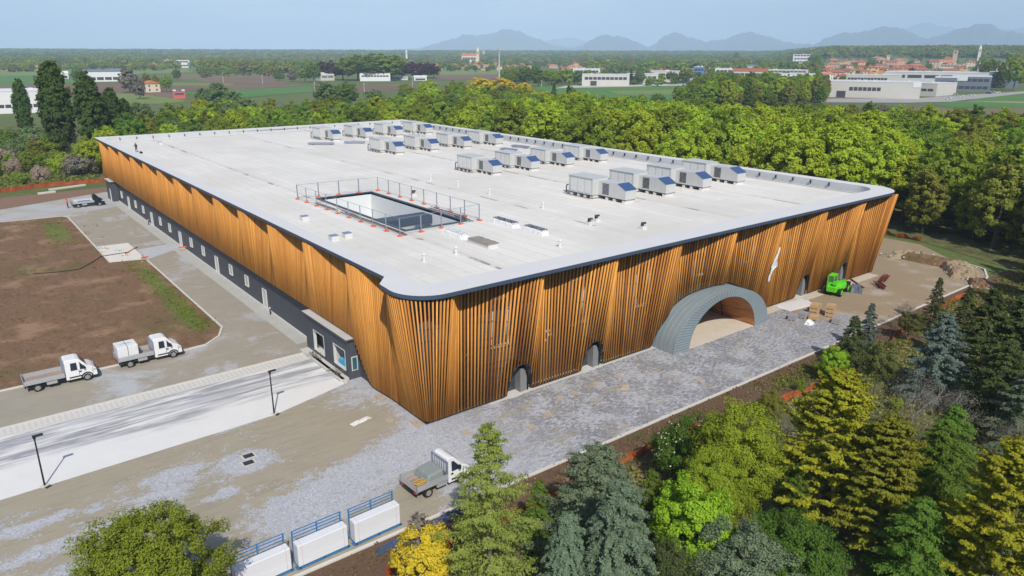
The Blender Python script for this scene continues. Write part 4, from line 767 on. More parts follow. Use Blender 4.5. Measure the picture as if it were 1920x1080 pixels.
o = crumple('ground_sheet', 5.4, 2.6, .05, M_white, 9, 16, .4); o.location = (52.9, -1.55, .03); o.rotation_euler.z = -.1; tag(o, 'flat white sheet spread on the ground beside the vault', 'sheet')
M_pal = M('pallet_wood', (.46, .31, .17), .85, var=.3, scale=3); M_brick = M('grey_setts', (.30, .31, .33), .8, var=.3, scale=8)
def pallet(x, y, rz, layers, load, label, g_='pallets of paving by the vault'):
    e = thing('pallet', (x, y, .01), rz, label, 'pallet', g_); z = 0
    for L in range(layers):
        b = MB()
        for q in range(3): b.box(-.6, .6, -.45+q*.42, -.35+q*.42, z, z+.1)
        for q in range(6): b.box(-.6+q*.21, -.46+q*.21, -.5, .5, z+.1, z+.13)
        b.build('deck', M_pal, e); z += .13
        if load == 'wood': b = MB(); [b.box(-.58+q*.2, -.42+q*.2, -.47, .47, z, z+.34) for q in range(6)]; b.build('timber_load', M_pal, e); z += .35
    if load == 'stone': b = MB(); r = random.Random(int(x*10)); [b.box(-.55+i*.22, -.36+i*.22, -.45+j*.18, -.29+j*.18, z, z+.5+r.uniform(-.03, .05)) for i in range(5) for j in range(5)]; b.build('stone_setts', M_brick, e)
    return e
pallet(47.9, -4.3, .3, 1, 'stone', 'pallet of grey stone setts nearest the zinc vault'); pallet(49.6, -4.6, .2, 1, 'stone', 'smaller pallet of grey setts, right of the first by the vault')
for x, y, n_, s in ((51.3, -5.0, 3, 'tallest pile of wooden pallets'), (52.8, -4.4, 2, 'pallet pile just behind the tallest'), (52.6, -6.3, 3, 'pallet pile between the tallest and the lowest'), (50.0, -5.7, 1, 'single pallet half under the tallest pile')): pallet(x, y, .3, n_, 'wood', s)
pallet(50.9, -8.1, .25, 1, 'stone', 'pallet with loose setts closest to the trees')
for k, (x, y, w, l, s) in enumerate(((48.0, -6.3, 1.2, .9, 'white crumpled plastic bags beside the pallets'), (-4.1, 4.0, 2.0, .55, 'long scrap of white fleece on the sand left of the facade corner'), (29.6, -7.4, 1.6, .8, 'grey crumpled mat in the paving before the vault'), (18.6, -5.1, 1.2, .8, 'torn beige cardboard in the paving near the second archway'))):
    o = crumple('plastic_scrap', w, l, .35 if k == 0 else .1, [M_wrap, M_white, M_brick, M_lid][k], k+20, 8, .5); o.location = (x, y, .01); o.rotation_euler.z = .2*k; tag(o, s, 'scrap')
for k, (u, v, w_, l_, h_, wd) in enumerate(((1800, 512, 7, 4, 1.2, 'by the kerb bend'), (1745, 492, 9, 3.5, .8, 'behind the facade end, left'), (1700, 480, 7, 3, .7, 'closest to the facade end'), (1835, 535, 4, 2.5, .7, 'nearest the dark spruces'))):
    x, y = G(u, v); e = thing('rubble_heap', (x, y, 0), .6+k, 'heap of brown earth and pale rubble '+wd, 'rubble heap', 'rubble heaps at the end of the yard'); o = crumple('earth', w_, l_, h_, M_soil if k % 2 else M_earth, 60+k, 16, .3); o.parent = e; b = MB(); r = random.Random(k)
    for q in range(40): xx, yy, zz, s_ = r.uniform(-w_*.6, w_*.6), r.uniform(-l_*.6, l_*.6), r.uniform(0, h_*.5), r.uniform(.08, .28); b.add([(xx+s_*r.uniform(.5, 1)*a, yy+s_*r.uniform(.5, 1)*b_, zz+s_*c_) for a, b_, c_ in ((1, 0, .3), (0, 1, .2), (-1, 0, .3), (0, -1, .2), (0, 0, 1), (0, 0, -.5))], [(0, 1, 4), (1, 2, 4), (2, 3, 4), (3, 0, 4), (1, 0, 5), (2, 1, 5), (3, 2, 5), (0, 3, 5)])
    o = b.build('rubble', M_conc, e); o['kind'] = 'stuff'
# hanging white film on the facade
b = MB(); r = random.Random(3); V = []; ww = [.04, .10, .16, .20, .26, .34, .50, .66, .34, .16, .14, .18, .16, .10]; cxs = [.55, .48, .40, .34, .28, .26, .34, .40, .20, .05, 0, -.05, -.06, -.02]
for j in range(14):
    z = 8.3-j*.33; xx = 47.3+cxs[j]
    for i in range(5): V.append((xx+(i/4-.5)*ww[j]*2+r.uniform(-.04, .04), ruled((xx, 0), (xx, front_top(xx)), z)[1]-.17-(.12 if i % 2 else 0)-r.uniform(0, .06), z+r.uniform(-.06, .06)-(.18*abs(i-2)/2 if j == 7 else 0)))
b.add(V, [(j*5+i, j*5+i+1, (j+1)*5+i+1, (j+1)*5+i) for j in range(13) for i in range(4)]); tag(b.build('hanging_film', M_wrap), 'torn white film hanging on the timber slats right of the vault', 'film')
# wrapped panel packs on blue stillages
M_blue = M('blue_steel', (.035, .17, .38), .5, var=.15, scale=3); t = NT('wrapped_panels'); v = t.obj(); X, Y, Z = t.xyz(v)
st = t.math('MULTIPLY', t.ramp(t.math('PINGPONG', t.math('ADD', Z, t.math('MULTIPLY', X, .03)), .26), .014, .004), t.ramp(t.math('PINGPONG', X, .06), .03, .035)); ve = t.math('MAXIMUM', t.ramp(t.math('ABSOLUTE', t.math('SUBTRACT', t.math('ABSOLUTE', X), 1.38)), .03, .012), 0)
f = t.noise(1, 4, .6, t.mapv(v, (.6, 2, 5), 0)); M_pack = t.bsdf(t.mix(t.math('MULTIPLY', t.math('MAXIMUM', st, ve), .55), t.mix(f, (.60, .62, .66), (.76, .77, .80)), (.62, .36, .44)), .3, spec=.5)
for k, (x, y, wd) in enumerate(((-10.3, -10.35, 'nearest the tipper truck'), (-14.05, -10.35, 'in the middle of three'), (-17.75, -10.3, 'cut by the bottom of the view'))):
    e = thing('panel_pack', (x, y, .01), .03, 'white wrapped panel pack on a blue stillage, '+wd, 'panel pack', 'white panel packs by the kerb'); b = MB(); b.box(-1.66, 1.66, -.48, .22, .14, 1.62); b.build('wrapped_panels', M_pack, e, bevel=.05)
    b = MB(); b.box(-1.7, 1.7, -.55, -.47, .04, .12); b.box(-1.7, 1.7, .35, .43, .04, .12)
    for q in (-1.6, 0, 1.6): b.box(q-.05, q+.05, -.55, .45, .04, .12); b.box(q-.04, q+.04, .34, .42, .12, 2.2); b.box(q-.2, q+.2, -.5, -.1, .0, .04)
    b.build('stillage', M_blue, e); b = MB()
    for z in (1.72, 1.95, 2.16): b.box(-1.64, 1.64, .355, .40, z, z+.05)
    b.build('rail', M_blue, e)
# street lamps
for (u, v), wd in (((84, 911), 'nearer the viewer, left of the pale screed'), ((514, 776), 'farther one, closer to the hall')):
    x, y = G(u, v); e = thing('street_lamp', (x, y, .01), .55, 'black street lamp with flat angled head, '+wd, 'street lamp', 'street lamps along the screed')
    b = MB(); b.tube((0, 0, 0), (0, 0, 4.05), .065, 8, r2=.05); b.build('pole', M_black, e); b = MB(); b.box(-.55, .12, -.13, .13, 3.98, 4.06); b.box(-.08, .08, -.06, .06, 3.8, 4.0); o = b.build('lamp_head', M_black, e); o.rotation_euler.z = math.pi*.85
    b = MB(); b.box(-.3, .3, -.22, .22, 0, .05); b.build('base_slab', M_kerb, e); b = MB(); b.box(-.2, .2, -.5, -.26, 0, .03); b.build('hand_hole', M_dark, e)
# hose across the lot, orange netting, planks
b = MB(); pts = [G(u, v) for u, v in ((62, 515), (105, 512), (150, 506), (175, 492), (190, 482), (215, 478), (240, 474), (258, 464))]; b.path([(x, y, .13) for x, y in pts], .055, 6); tag(b.build('black_hose', M_black), 'long black hose snaking over the brown lot and the concrete pad', 'hose')
M_net = M('orange_net', (.55, .13, .03), .8, var=.3, scale=3); t = NT('orange_netting'); f = t.noise(18, 2, .5); M_net = t.bsdf(t.mix(t.noise(1.2, 3), (.21, .045, .014), (.40, .085, .02)), .8, alpha=t.ramp(f, .30, .36))
def netting(pts, label, h=1.0, sag=.35, seed=1):
    r = random.Random(seed); e = thing('plastic_fence', (pts[0][0], pts[0][1], 0), 0, label, 'fence', 'orange netting fences'); ox, oy = pts[0]; b = MB(); pb = MB(); V = []; n = 0
    for (x0, y0), (x1, y1) in zip(pts[:-1], pts[1:]):
        L = math.hypot(x1-x0, y1-y0); m = max(2, int(L/.5)); nx_, ny_ = -(y1-y0)/L, (x1-x0)/L
        for i in range(m):
            k = i/m; x = x0+(x1-x0)*k-ox; y = y0+(y1-y0)*k-oy; q = (n % 6)/6; hh = h*(1-sag*math.sin(q*math.pi)*r.uniform(.5, 1.3)); o = sag*.8*math.sin(q*math.pi)*r.uniform(.3, 1.2)
            V += [(x, y, .03), (x+nx_*o*.6, y+ny_*o*.6, hh*.5), (x+nx_*o, y+ny_*o, hh)]
            if n % 6 == 0: pb.tube((x, y, 0), (x, y, h+.15), .03, 5)
            n += 1
    b.add(V, [(i*3+a, i*3+3+a, i*3+4+a, i*3+1+a) for i in range(n-1) for a in (0, 1)]); b.build('netting', M_net, e); pb.build('stakes', M_tube, e)
netting([(-12, -14.8), (-6, -14.6), (0, -14.9), (3, -14.7)], 'sagging orange netting behind the feathery conifer and yellow shrub', seed=2, h=.8)
netting([(8, -14.4), (13, -14.6), (18.5, -14.7)], 'orange netting on the verge beside the blossoming elder', seed=5, h=.8)
netting([(26, -15.9), (33, -16.4), (40, -16.7)], 'orange netting sagging behind the tallest golden conifer', seed=6, h=.8, sag=.6)
netting([(50, -15), (56, -14)], 'short orange netting between the spruces by the yard kerb', seed=7, h=.7, sag=.6)
netting([(64, -13.3), (76, -12.9)], 'orange netting glimpsed between the dark spruces and the yard kerb', seed=3, h=.6, sag=.6)
netting([(99, 4), (100, 14), (100.5, 34)], 'dull orange netting against the dark wood behind the facade end', seed=9, h=.9, sag=.5)
netting([(-40, 149), (-19, 149.4), (-9.5, 152.4), (3, 151.5)], 'orange netting beyond the far gravel road', seed=4, h=1.2)
for k, (u, v, L, rz, wd) in enumerate(((127, 353, 8, .3, 'longer one on the far bank'), (88, 363, 3.5, .2, 'shorter one on the far bank'))):
    x, y = G(u, v); e = thing('concrete_beam', (x, y, .02), rz, 'pale concrete beam lying, '+wd, 'beam', 'concrete beams on the bank'); b = MB(); b.box(-L/2, L/2, -.35, .35, 0, .4); b.box(-L/2+.4, -L/2+.7, -.4, .4, .0, .1); b.build('beam', M_kerb, e, bevel=.04)
for k, (x, y, wd) in enumerate(((-9.6, -12.3, 'on the verge near the yellow shrub'), (-5.5, -12.1, 'farther right on the verge'))):
    e = thing('blue_boards', (x, y, .02), .08, 'dark blue boards lying '+wd, 'boards', 'blue boards on the verge'); b = MB(); [b.box(-1.8+.2*q, 1.8+.1*q, -.25+q*.22, -.05+q*.22, .02*q, .05+.02*q) for q in range(3)]; b.build('boards', M('navy_boards', (.05, .08, .15), .6), e)
# wire and rubble heaps under the pavilion openings, blue sheet and orange bin inside
for k, (y, wd) in enumerate(((14.1, 'below the nearer pavilion opening'), (18.9, 'below the farther pavilion opening'))):
    b = MB(); r = random.Random(k+40)
    for q in range(46): a = (r.uniform(-.7, .0), r.uniform(-1, 1), r.uniform(0, .5)); b.tube(a, (a[0]+r.uniform(-.3, .3), a[1]+r.uniform(-.6, .6), max(0.02, a[2]+r.uniform(-.3, .25))), .02, 4)
    tag(b.build('wire_tangle', M('brown_wire', (.20, .16, .13), .7), loc=(-1.35, y, .22)), 'tangled heap of rusty wire '+wd, 'wire heap', 'wire heaps by the pavilion')
o = crumple('blue_sheet', .7, 1.9, .5, M('cyan_plastic', (.03, .26, .42), .4), 31, 6, .4); o.location = (-.55, 14.3, .75); tag(o, 'crumpled blue plastic sheet inside the near pavilion opening', 'sheet')
e = thing('orange_bucket', (-.75, 13.1, .8), 0, 'small red orange bucket in the near pavilion opening', 'bucket'); b = MB(); b.tube((0, 0, 0), (0, 0, .4), .17, 10, r2=.22); b.build('tub', M_foot, e); b = MB(); b.path([(-.2, 0, .4), (-.12, 0, .55), (.12, 0, .55), (.2, 0, .4)], .015, 4); b.build('handle', M_dark, e)
for k, (u, v, wd) in enumerate(((346, 470, 'against the dark plinth wall'), (272, 490, 'beside the kerb of the brown lot'), (240, 481, 'on the concrete pad'))):
    x, y = G(u, v); e = thing('barrier', (min(x, -.6), y, .06), .4*k, 'small red white barrier '+wd, 'barrier', 'red barriers'); b = MB(); b.box(-.6, .6, -.03, .03, .45, .65); b.build('board', M_foot, e); b = MB(); [b.box(q-.03, q+.03, -.25, .25, 0, .05) or b.box(q-.03, q+.03, -.03, .03, .05, .66) for q in (-.5, .5)]; b.build('leg', M_white, e)
# ---------------- vegetation ----------------
M_bark = M('bark', (.13, .10, .075), .9, var=.3, scale=4); M_gbark = M('grey_bark', (.20, .18, .16), .9, var=.3, scale=4)
def leafquads(cen, nrm, size, rg, asp=1.5, jit=.8):
    n = len(cen); N = nrm+rg.normal(0, jit, (n, 3)); N /= np.linalg.norm(N, axis=1)[:, None]+1e-9
    A = np.cross(N, rg.normal(0, 1, (n, 3))); A /= np.linalg.norm(A, axis=1)[:, None]+1e-9; B = np.cross(N, A)
    s = (size*rg.uniform(.6, 1.35, n))[:, None]; A = A*s*asp*.5; B = B*s*.5
    V = np.stack([cen-A, cen-B*.9, cen+A, cen+B*.9], 1).reshape(-1, 3); F = np.arange(4*n).reshape(n, 4); return V, F
def crown_broad(seed, H, R, n_cl, n_lf, leaf, base=.18, flat=1.0, rc=.2, top=.5, skirt=0):
    rg = np.random.default_rng(seed); zc = H*(base+1)/2; rz = H*(1-base)/2; C_ = []; N_ = []
    lob = rg.normal(0, 1, (9, 3)); lob /= np.linalg.norm(lob, axis=1)[:, None]; la = rg.uniform(-.12, .2, 9)
    for i in range(n_cl):
        d = rg.normal(0, 1, 3); d /= np.linalg.norm(d)
        if d[2] < -.75: d[2] = -d[2]*.5
        k = 1+sum(a*max(0, d@l)**4 for a, l in zip(la, lob)); r = k*(rg.uniform(.72, 1.0) if i % 4 else rg.uniform(.35, .75))
        w = 1.0 if d[2] > 0 else (1-.25*abs(d[2]))
        c = np.array([d[0]*R*r*w, d[1]*R*r*w, zc+d[2]*rz*r]); q = rg.normal(0, 1, (n_lf, 3)); q /= np.linalg.norm(q, axis=1)[:, None]
        q = q+d*.55; rr = R*rc*rg.uniform(.6, 1.3)*rg.uniform(.55, 1.0, n_lf)[:, None]
        C_.append(c+q*rr*np.array([1, 1, .9])); N_.append(q*.8+d*.7+np.array([0, 0, .25]))
    return leafquads(np.concatenate(C_), np.concatenate(N_), leaf, rg)
def crown_cone(seed, H, R, n_br, n_lf, leaf, droop=.25, pw=1.0, base=.04, tuft=.10, up=0., asp=1.7, gap=.25, var=.32, fine=1.0):
    rg = np.random.default_rng(seed); C_ = []; N_ = []
    for i in range(n_br):
        t = ((i+rg.uniform(0, 1))/n_br)**.85; z = H*(base+(1-base)*t); L = R*((1-t)**pw)*rg.uniform(1-var*1.3, 1+var*.75)+.15; az = i*2.39996+rg.uniform(-.5, .5); dr = droop*rg.uniform(.5, 1.5); u_ = up*rg.uniform(.6, 1.4)
        ns = max(4, int(11*(.4+L/R))); m = max(4, int(n_lf*(.35+L/R)/ns)); ca, sa = math.cos(az), math.sin(az)
        for k in range(ns):
            s = gap+(1-gap)*((k+.5)/ns)**.8; side = 1 if k % 2 else -1; da = side*rg.uniform(.35, 1.0)*(1-.5*s); ls = (L*.42*(1.15-s)+tuft*R*.55)*rg.uniform(.7, 1.2); tt = rg.uniform(0, 1, m); 
            x = L*s+np.cos(da)*ls*tt; lat = np.sin(da)*ls*tt; zz = z+u_*x-dr*x*x/max(L, .3)-.10*ls*tt**2+rg.normal(0, .035, m)
            jx = rg.normal(0, tuft*R*.13, (m, 2)); x = x+jx[:, 0]; lat = lat+jx[:, 1]
            C_.append(np.stack([ca*x-sa*lat, sa*x+ca*lat, zz], 1)); N_.append(np.stack([np.full(m, ca*.45), np.full(m, sa*.45), np.full(m, .85)], 1))
    return leafquads(np.concatenate(C_), np.concatenate(N_), leaf, rg, asp, .5)
def trunk(b, H, r, lean=.1, limbs=5, R=2, seed=0, z1=.75):
    rg = random.Random(seed); p = (0, 0, -.1); q = (lean, -lean*.5, H*.45); b.tube(p, q, r, 8, r2=r*.65); e = (lean*1.3, 0, H*z1); b.tube(q, e, r*.65, 7, r2=r*.2)
    for i in range(limbs):
        z = H*(.25+.45*i/max(1, limbs)); a = i*2.4+rg.random(); L = R*rg.uniform(.5, .8); b.tube((lean*.7, -lean*.2, z), (math.cos(a)*L, math.sin(a)*L, z+L*.7), r*.35, 5, r2=r*.08)
    return b
def bare_tree(seed, H, R):
    rg = random.Random(seed); b = MB()
    def br(p, d, L, r, k):
        q = p+d*L; b.tube(p, q, r, 5 if k < 2 else 3, r2=r*.6, cap=False)
        if k >= 5: return
        for _ in range(3 if k < 4 else 4):
            nd = (d+Vector((rg.uniform(-1, 1), rg.uniform(-1, 1), rg.uniform(-.25, .7)))*.62).normalized(); br(p+d*L*rg.uniform(.45, 1), nd, L*rg.uniform(.55, .8), r*.6, k+1)
    br(Vector((0, 0, 0)), Vector((.03, 0, 1)), H*.33, .10, 0)
    V = np.array([tuple(v) for v in b.v]); s = H/V[:, 2].max(); b.v = [tuple(v*s) for v in V]; return b
L_lime = leafmat('lime_leaves', (.26, .36, .022), (.44, .54, .042), .45); L_mid = leafmat('mid_green_leaves', (.16, .245, .024), (.28, .38, .045), .45); L_dark = leafmat('dark_leaves', (.09, .165, .025), (.165, .255, .038), .4)
L_olive = leafmat('olive_leaves', (.17, .19, .03), (.28, .28, .05), .42); L_blue = leafmat('blue_spruce_needles', (.065, .10, .08), (.165, .22, .19), .1, .2); L_gold = leafmat('golden_needles', (.12, .155, .014), (.40, .385, .026), .3, .12)
L_feather = leafmat('feathery_leaves', (.20, .275, .05), (.36, .43, .10), .45, .15); L_grey = leafmat('grey_green_needles', (.08, .115, .06), (.17, .215, .125), .15, .2); L_fir = leafmat('fir_needles', (.035, .055, .02), (.085, .11, .035), .1, .3)
L_purple = leafmat('copper_leaves', (.055, .028, .042), (.085, .045, .06), .15, .2); L_yel = leafmat('yellow_leaves', (.45, .36, .02), (.62, .48, .03), .25, .12); L_pink = leafmat('pink_blossom', (.27, .20, .155), (.40, .30, .25), .2, .2); L_brown = leafmat('dead_brown_twigs', (.14, .125, .10), (.23, .205, .165), .15, .2)
L_yg = leafmat('yellow_green_leaves', (.19, .26, .02), (.34, .42, .035), .4, .15); L_pale = leafmat('pale_mint_leaves', (.11, .18, .06), (.18, .26, .10), .3, .2)
def proto(name, vf, mat, tb=None):
    cr = np_mesh(name+'_crown', vf[0], vf[1], mat); tr = None
    if tb:
        tr = bpy.data.meshes.new(name+'_trunk'); tr.from_pydata([tuple(v) for v in tb.v], [], tb.f); tr.materials.append(M_bark); tr.update()
    return cr, tr
def tree(name, pr, x, y, h, H0, label, cat, group, rz=None, w=1.0, z=None):
    e = thing(name, (x, y, terrain(x, y)-.05 if z is None else z), random.Random(int(x*7+y*13)).uniform(0, 6.28) if rz is None else rz, label, cat, group); s = h/H0; e.scale = (s*w, s*w, s)
    if pr[1]: link('trunk', pr[1], e)
    link('crown', pr[0], e); return e
def recol(me, mat):
    m = me.copy(); m.materials.clear(); m.materials.append(mat); return m
# -- the garden conifers and shrubs in the foreground (base, top read from the survey) --
fg_thuja = proto('golden_conifer', crown_cone(11, 10, 2.7, 330, 210, .095, .25, .62, .02, .08, .85, 1.9, .3, .4), L_gold, trunk(MB(), 10, .22, 0, 0))
fg_thuja2 = proto('golden_conifer', crown_cone(12, 10, 2.8, 320, 210, .10, .25, .58, .02, .08, .8, 1.9, .3, .4), leafmat('olive_gold_needles', (.095, .125, .016), (.27, .275, .028), .25, .12), trunk(MB(), 10, .22, 0, 0))
fg_feather = proto('feathery_conifer', crown_cone(13, 10, 3.1, 150, 260, .066, .08, .78, .06, .15, .30, 2.3, .12, .5), L_feather, trunk(MB(), 10, .20, 0, 0, z1=.95))
fg_cedar = proto('grey_green_cedar', crown_cone(14, 9, 3.8, 210, 300, .078, .14, .50, .03, .13, .25, 2.0, .2, .42), L_grey, trunk(MB(), 9, .22, 0, 0))
fg_weep = proto('drooping_cypress', crown_cone(15, 9, 2.6, 190, 300, .078, .60, .62, .02, .12, .25, 2.8), leafmat('sea_green_needles', (.075, .115, .068), (.17, .235, .15), .15, .15), trunk(MB(), 9, .2, 0, 0))
fg_bspruce = proto('blue_spruce', crown_cone(16, 8, 2.9, 150, 260, .082, .10, .72, .04, .13, .12, 2.0, .2, .38), L_blue, trunk(MB(), 8, .2, 0, 0))
fg_spruce = proto('spruce', crown_cone(17, 8, 2.2, 140, 210, .085, .20, .80, .05, .13, .08, 2.0, .2, .45), L_fir, trunk(MB(), 8, .17, 0, 0, z1=.95))
fg_gspruce = (recol(fg_spruce[0], leafmat('grey_blue_needles', (.055, .09, .07), (.12, .17, .14), .1, .2)), fg_spruce[1])
fg_pine = proto('pine', crown_broad(18, 8, 2.2, 110, 170, .11, .30, rc=.24), leafmat('olive_fir_needles', (.065, .085, .022), (.14, .155, .045), .15, .2), trunk(MB(), 8, .15, 0, 6, 2))
fg_round = proto('round_tree', crown_broad(19, 8, 3.8, 300, 260, .092, .1, rc=.15), leafmat('round_tree_leaves', (.10, .15, .015), (.24, .28, .03), .3, .1), trunk(MB(), 8, .2, 0, 6, 3))
fg_yg = proto('yellow_green_tree', crown_broad(20, 9, 2.5, 250, 260, .082, .05, rc=.20), L_yg, trunk(MB(), 9, .18, 0, 5, 2))
fg_elder = proto('elder_bush', crown_broad(21, 6, 2.9, 190, 240, .095, .03, rc=.18), leafmat('elder_leaves', (.05, .11, .014), (.11, .20, .03), .3, .1), trunk(MB(), 6, .14, 0, 5, 2))
fg_lime = proto('lime_bush', crown_broad(22, 6, 2.4, 180, 220, .11, .05, rc=.18), leafmat('fresh_lime_leaves', (.20, .34, .015), (.33, .50, .03), .35, .1), trunk(MB(), 6, .12, 0, 5, 2))
fg_dark = proto('dark_conifer', crown_cone(23, 9, 3.0, 180, 200, .10, .18, .6, .02, .14, .12, 1.8, .2, .45), L_dark, trunk(MB(), 9, .2, 0, 0))
gg = 'planted garden trees below the court'
def fg(name, pr, u, vb, vt, H0, label, w=1.0, cat='tree'):
    x, y = G(u, vb); lo, hi = 0, 29
    for _ in range(40):
        m = (lo+hi)/2; d = np.array([x, y, m])-CAM; vv = 540-FPX*(d@UP)/(d@FW)
        if vv > vt: lo = m
        else: hi = m
    return tree(name, pr, x, y, lo, H0, label, cat, gg, w=w, z=-.05)
fg('golden_conifer', fg_thuja, 1540, 985, 700, 10, 'tallest golden conifer, standing just below the orange netting', 1.12)
fg('golden_conifer', fg_thuja2, 1632, 1030, 785, 10, 'duller golden conifer touching the right of the tallest golden one', 1.1)
fg('golden_conifer', fg_thuja, 1842, 1150, 832, 10, 'bright golden conifer alone near the bottom right corner', 1.08)
fg('feathery_conifer', fg_feather, 918, 1130, 797, 10, 'light green feathery conifer in front of the tipper truck', .85)
fg('grey_green_cedar', fg_cedar, 1115, 1055, 838, 9, 'wide grey green cedar right of the feathery conifer', 1.0)
fg('drooping_cypress', fg_weep, 1148, 1185, 895, 9, 'sea green cypress with drooping sprays at the bottom centre', 1.0)
fg('drooping_cypress', fg_weep, 1060, 1180, 960, 9, 'smaller drooping cypress left of the taller sea green one', .9)
o = fg('golden_conifer', proto('gold_shrub', crown_broad(31, 6, 1.9, 150, 170, .11, .02, rc=.22), L_yel, trunk(MB(), 6, .12, 0, 3, 1)), 797, 1130, 985, 6, 'bright yellow bushy conifer with dead brown top', .95)
dd = crown_cone(32, 5.2, 1.0, 70, 60, .10, .1, .5, .35, .2, .3); dm = link('dead_top', np_mesh('dead_top', dd[0]+np.array([-.45, .35, 1.3]), dd[1], L_brown), o)
fg('round_tree', fg_round, 300, 1190, 970, 8, 'round bright green tree cut by the bottom left of the view', 1.0)
e = fg('elder_bush', fg_elder, 1283, 905, 790, 6, 'dark green elder bush with cream blossom by the orange netting', 1.0, 'bush')
rg = np.random.default_rng(5); q = rg.normal(0, 1, (150, 3)); q /= np.linalg.norm(q, axis=1)[:, None]; q[:, 2] = abs(q[:, 2])
V, F = leafquads(np.array([0, 0, 3.1])+q*np.array([3.0, 3.0, 3.0]), q+np.array([0, 0, 1]), .13, rg, 1.1, .2); link('blossom', np_mesh('blossom', V, F, M('cream_blossom', (.62, .62, .45), .8)), e)
fg('yellow_green_tree', fg_yg, 1372, 975, 755, 9, 'tall yellow green tree left of the golden conifers', 1.05)
fg('yellow_green_tree', fg_yg, 1325, 1010, 840, 9, 'lower yellow green tree between the elder and the golden conifers', 1.0)
fg('lime_bush', fg_lime, 1290, 1075, 920, 6, 'brilliant lime green bush between cypress and golden conifers', 1.0, 'bush')
fg('lime_bush', fg_lime, 1560, 720, 655, 6, 'low fresh green bush at the edge of the netting beyond the golden conifers', .9, 'bush')
fg('lime_bush', fg_elder, 1480, 1120, 985, 6, 'olive green bush at the foot of the tallest golden conifer', 1.1, 'bush')
fg('elder_bush', (recol(fg_elder[0], L_grey), fg_elder[1]), 1390, 1150, 1010, 6, 'grey green bush at the bottom edge left of the golden conifers', 1.1, 'bush')
fg('elder_bush', (recol(fg_elder[0], L_fir), fg_elder[1]), 1240, 1160, 1040, 6, 'dull dark bush at the bottom edge below the lime bush', .9, 'bush')
fg('elder_bush', (recol(fg_elder[0], L_olive), fg_elder[1]), 1445, 790, 735, 6, 'low olive bush on the verge left of the tallest golden conifer', .8, 'bush')
fg('blue_spruce', fg_bspruce, 1747, 748, 588, 8, 'large silver blue spruce amid dark trees', 1.0)
fg('spruce', fg_spruce, 1590, 690, 592, 8, 'dark olive spruce closest to the earth yard kerb', 1.25)
fg('spruce', fg_gspruce, 1622, 660, 568, 8, 'slim grey blue spruce behind the dark olive one', .9)
fg('pine', fg_pine, 1637, 745, 640, 8, 'small pine with visible trunk in the grass clearing', .9)
fg('spruce', fg_spruce, 1747, 612, 520, 8, 'narrow dark spruce at the bend of the yard kerb', .8)
fg('spruce', fg_spruce, 1798, 650, 538, 8, 'narrow dark spruce just right of the one at the bend', .9)
fg('pine', fg_pine, 1700, 640, 585, 8, 'low olive pine between the kerb and the silver spruce', 1.2)
fg('spruce', fg_spruce, 1835, 700, 540, 8, 'broad dark spruce above the silver blue spruce', 1.2)
fg('spruce', fg_spruce, 1880, 760, 560, 8, 'broad dark spruce by the view edge, above the golden conifer', 1.3)
fg('blue_spruce', (recol(fg_bspruce[0], L_fir), fg_bspruce[1]), 1860, 800, 640, 8, 'wide dark fir right of the silver blue spruce', 1.05)
fg('blue_spruce', (recol(fg_bspruce[0], L_grey), fg_bspruce[1]), 1905, 850, 690, 8, 'grey green fir at the right edge of the view', 1.05)
fg('dark_conifer', fg_dark, 1735, 1000, 800, 9, 'dark green conifer in the shade right of the golden pair', 1.0)
fg('dark_conifer', fg_dark, 1700, 1120, 935, 9, 'lower dark conifer at the bottom between the golden trees', 1.1)
fg('dark_conifer', fg_dark, 1760, 930, 760, 9, 'dark conifer farther back in the shade of the bare trees', 1.0)
fg('dark_conifer', fg_dark, 1215, 1000, 880, 9, 'small dark conifer between the cedar and the elder bush', .9)
fg('dark_conifer', fg_dark, 1010, 1030, 900, 9, 'small dark conifer squeezed between feathery conifer and cedar', .7)
fg('dark_conifer', fg_dark, 1480, 1000, 870, 9, 'dark conifer filling the gap left of the tallest golden one', .8)
bt = bare_tree(3, 7, 2); btm = bpy.data.meshes.new('bare_branches'); btm.from_pydata(b.v if False else bt.v, [], bt.f); btm.materials.append(M_gbark); btm.update()
def bare(u, vb, vt, label, H0=7):
    tw = crown_broad(int(u), 7, 1.9, 60, 60, .05, .2, rc=.3); x, y = G(u, vb); lo, hi = 0, 29
    for _ in range(40):
        m = (lo+hi)/2; d = np.array([x, y, m])-CAM; vv = 540-FPX*(d@UP)/(d@FW)
        if vv > vt: lo = m
        else: hi = m
    e = thing('bare_tree', (x, y, -.05), u, label, 'tree', gg); s = lo/7; e.scale = (s*1.05, s*1.05, s); link('branches', btm, e); link('twigs', np_mesh('twigs', tw[0], tw[1], L_brown), e); return e
bare(1692, 850, 705, 'grey leafless tree right of the golden conifer tops'); bare(1775, 870, 735, 'larger grey leafless tree beneath the silver blue spruce'); bare(1452, 860, 770, 'small grey leafless tree by the orange netting'); bare(1885, 900, 780, 'brown leafless tree behind the corner golden conifer'); bare(1685, 620, 560, 'small brown leafless tree by the yard kerb'); bare(1255, 1130, 1020, 'pale leafless shrub at the bottom edge right of the cypress')
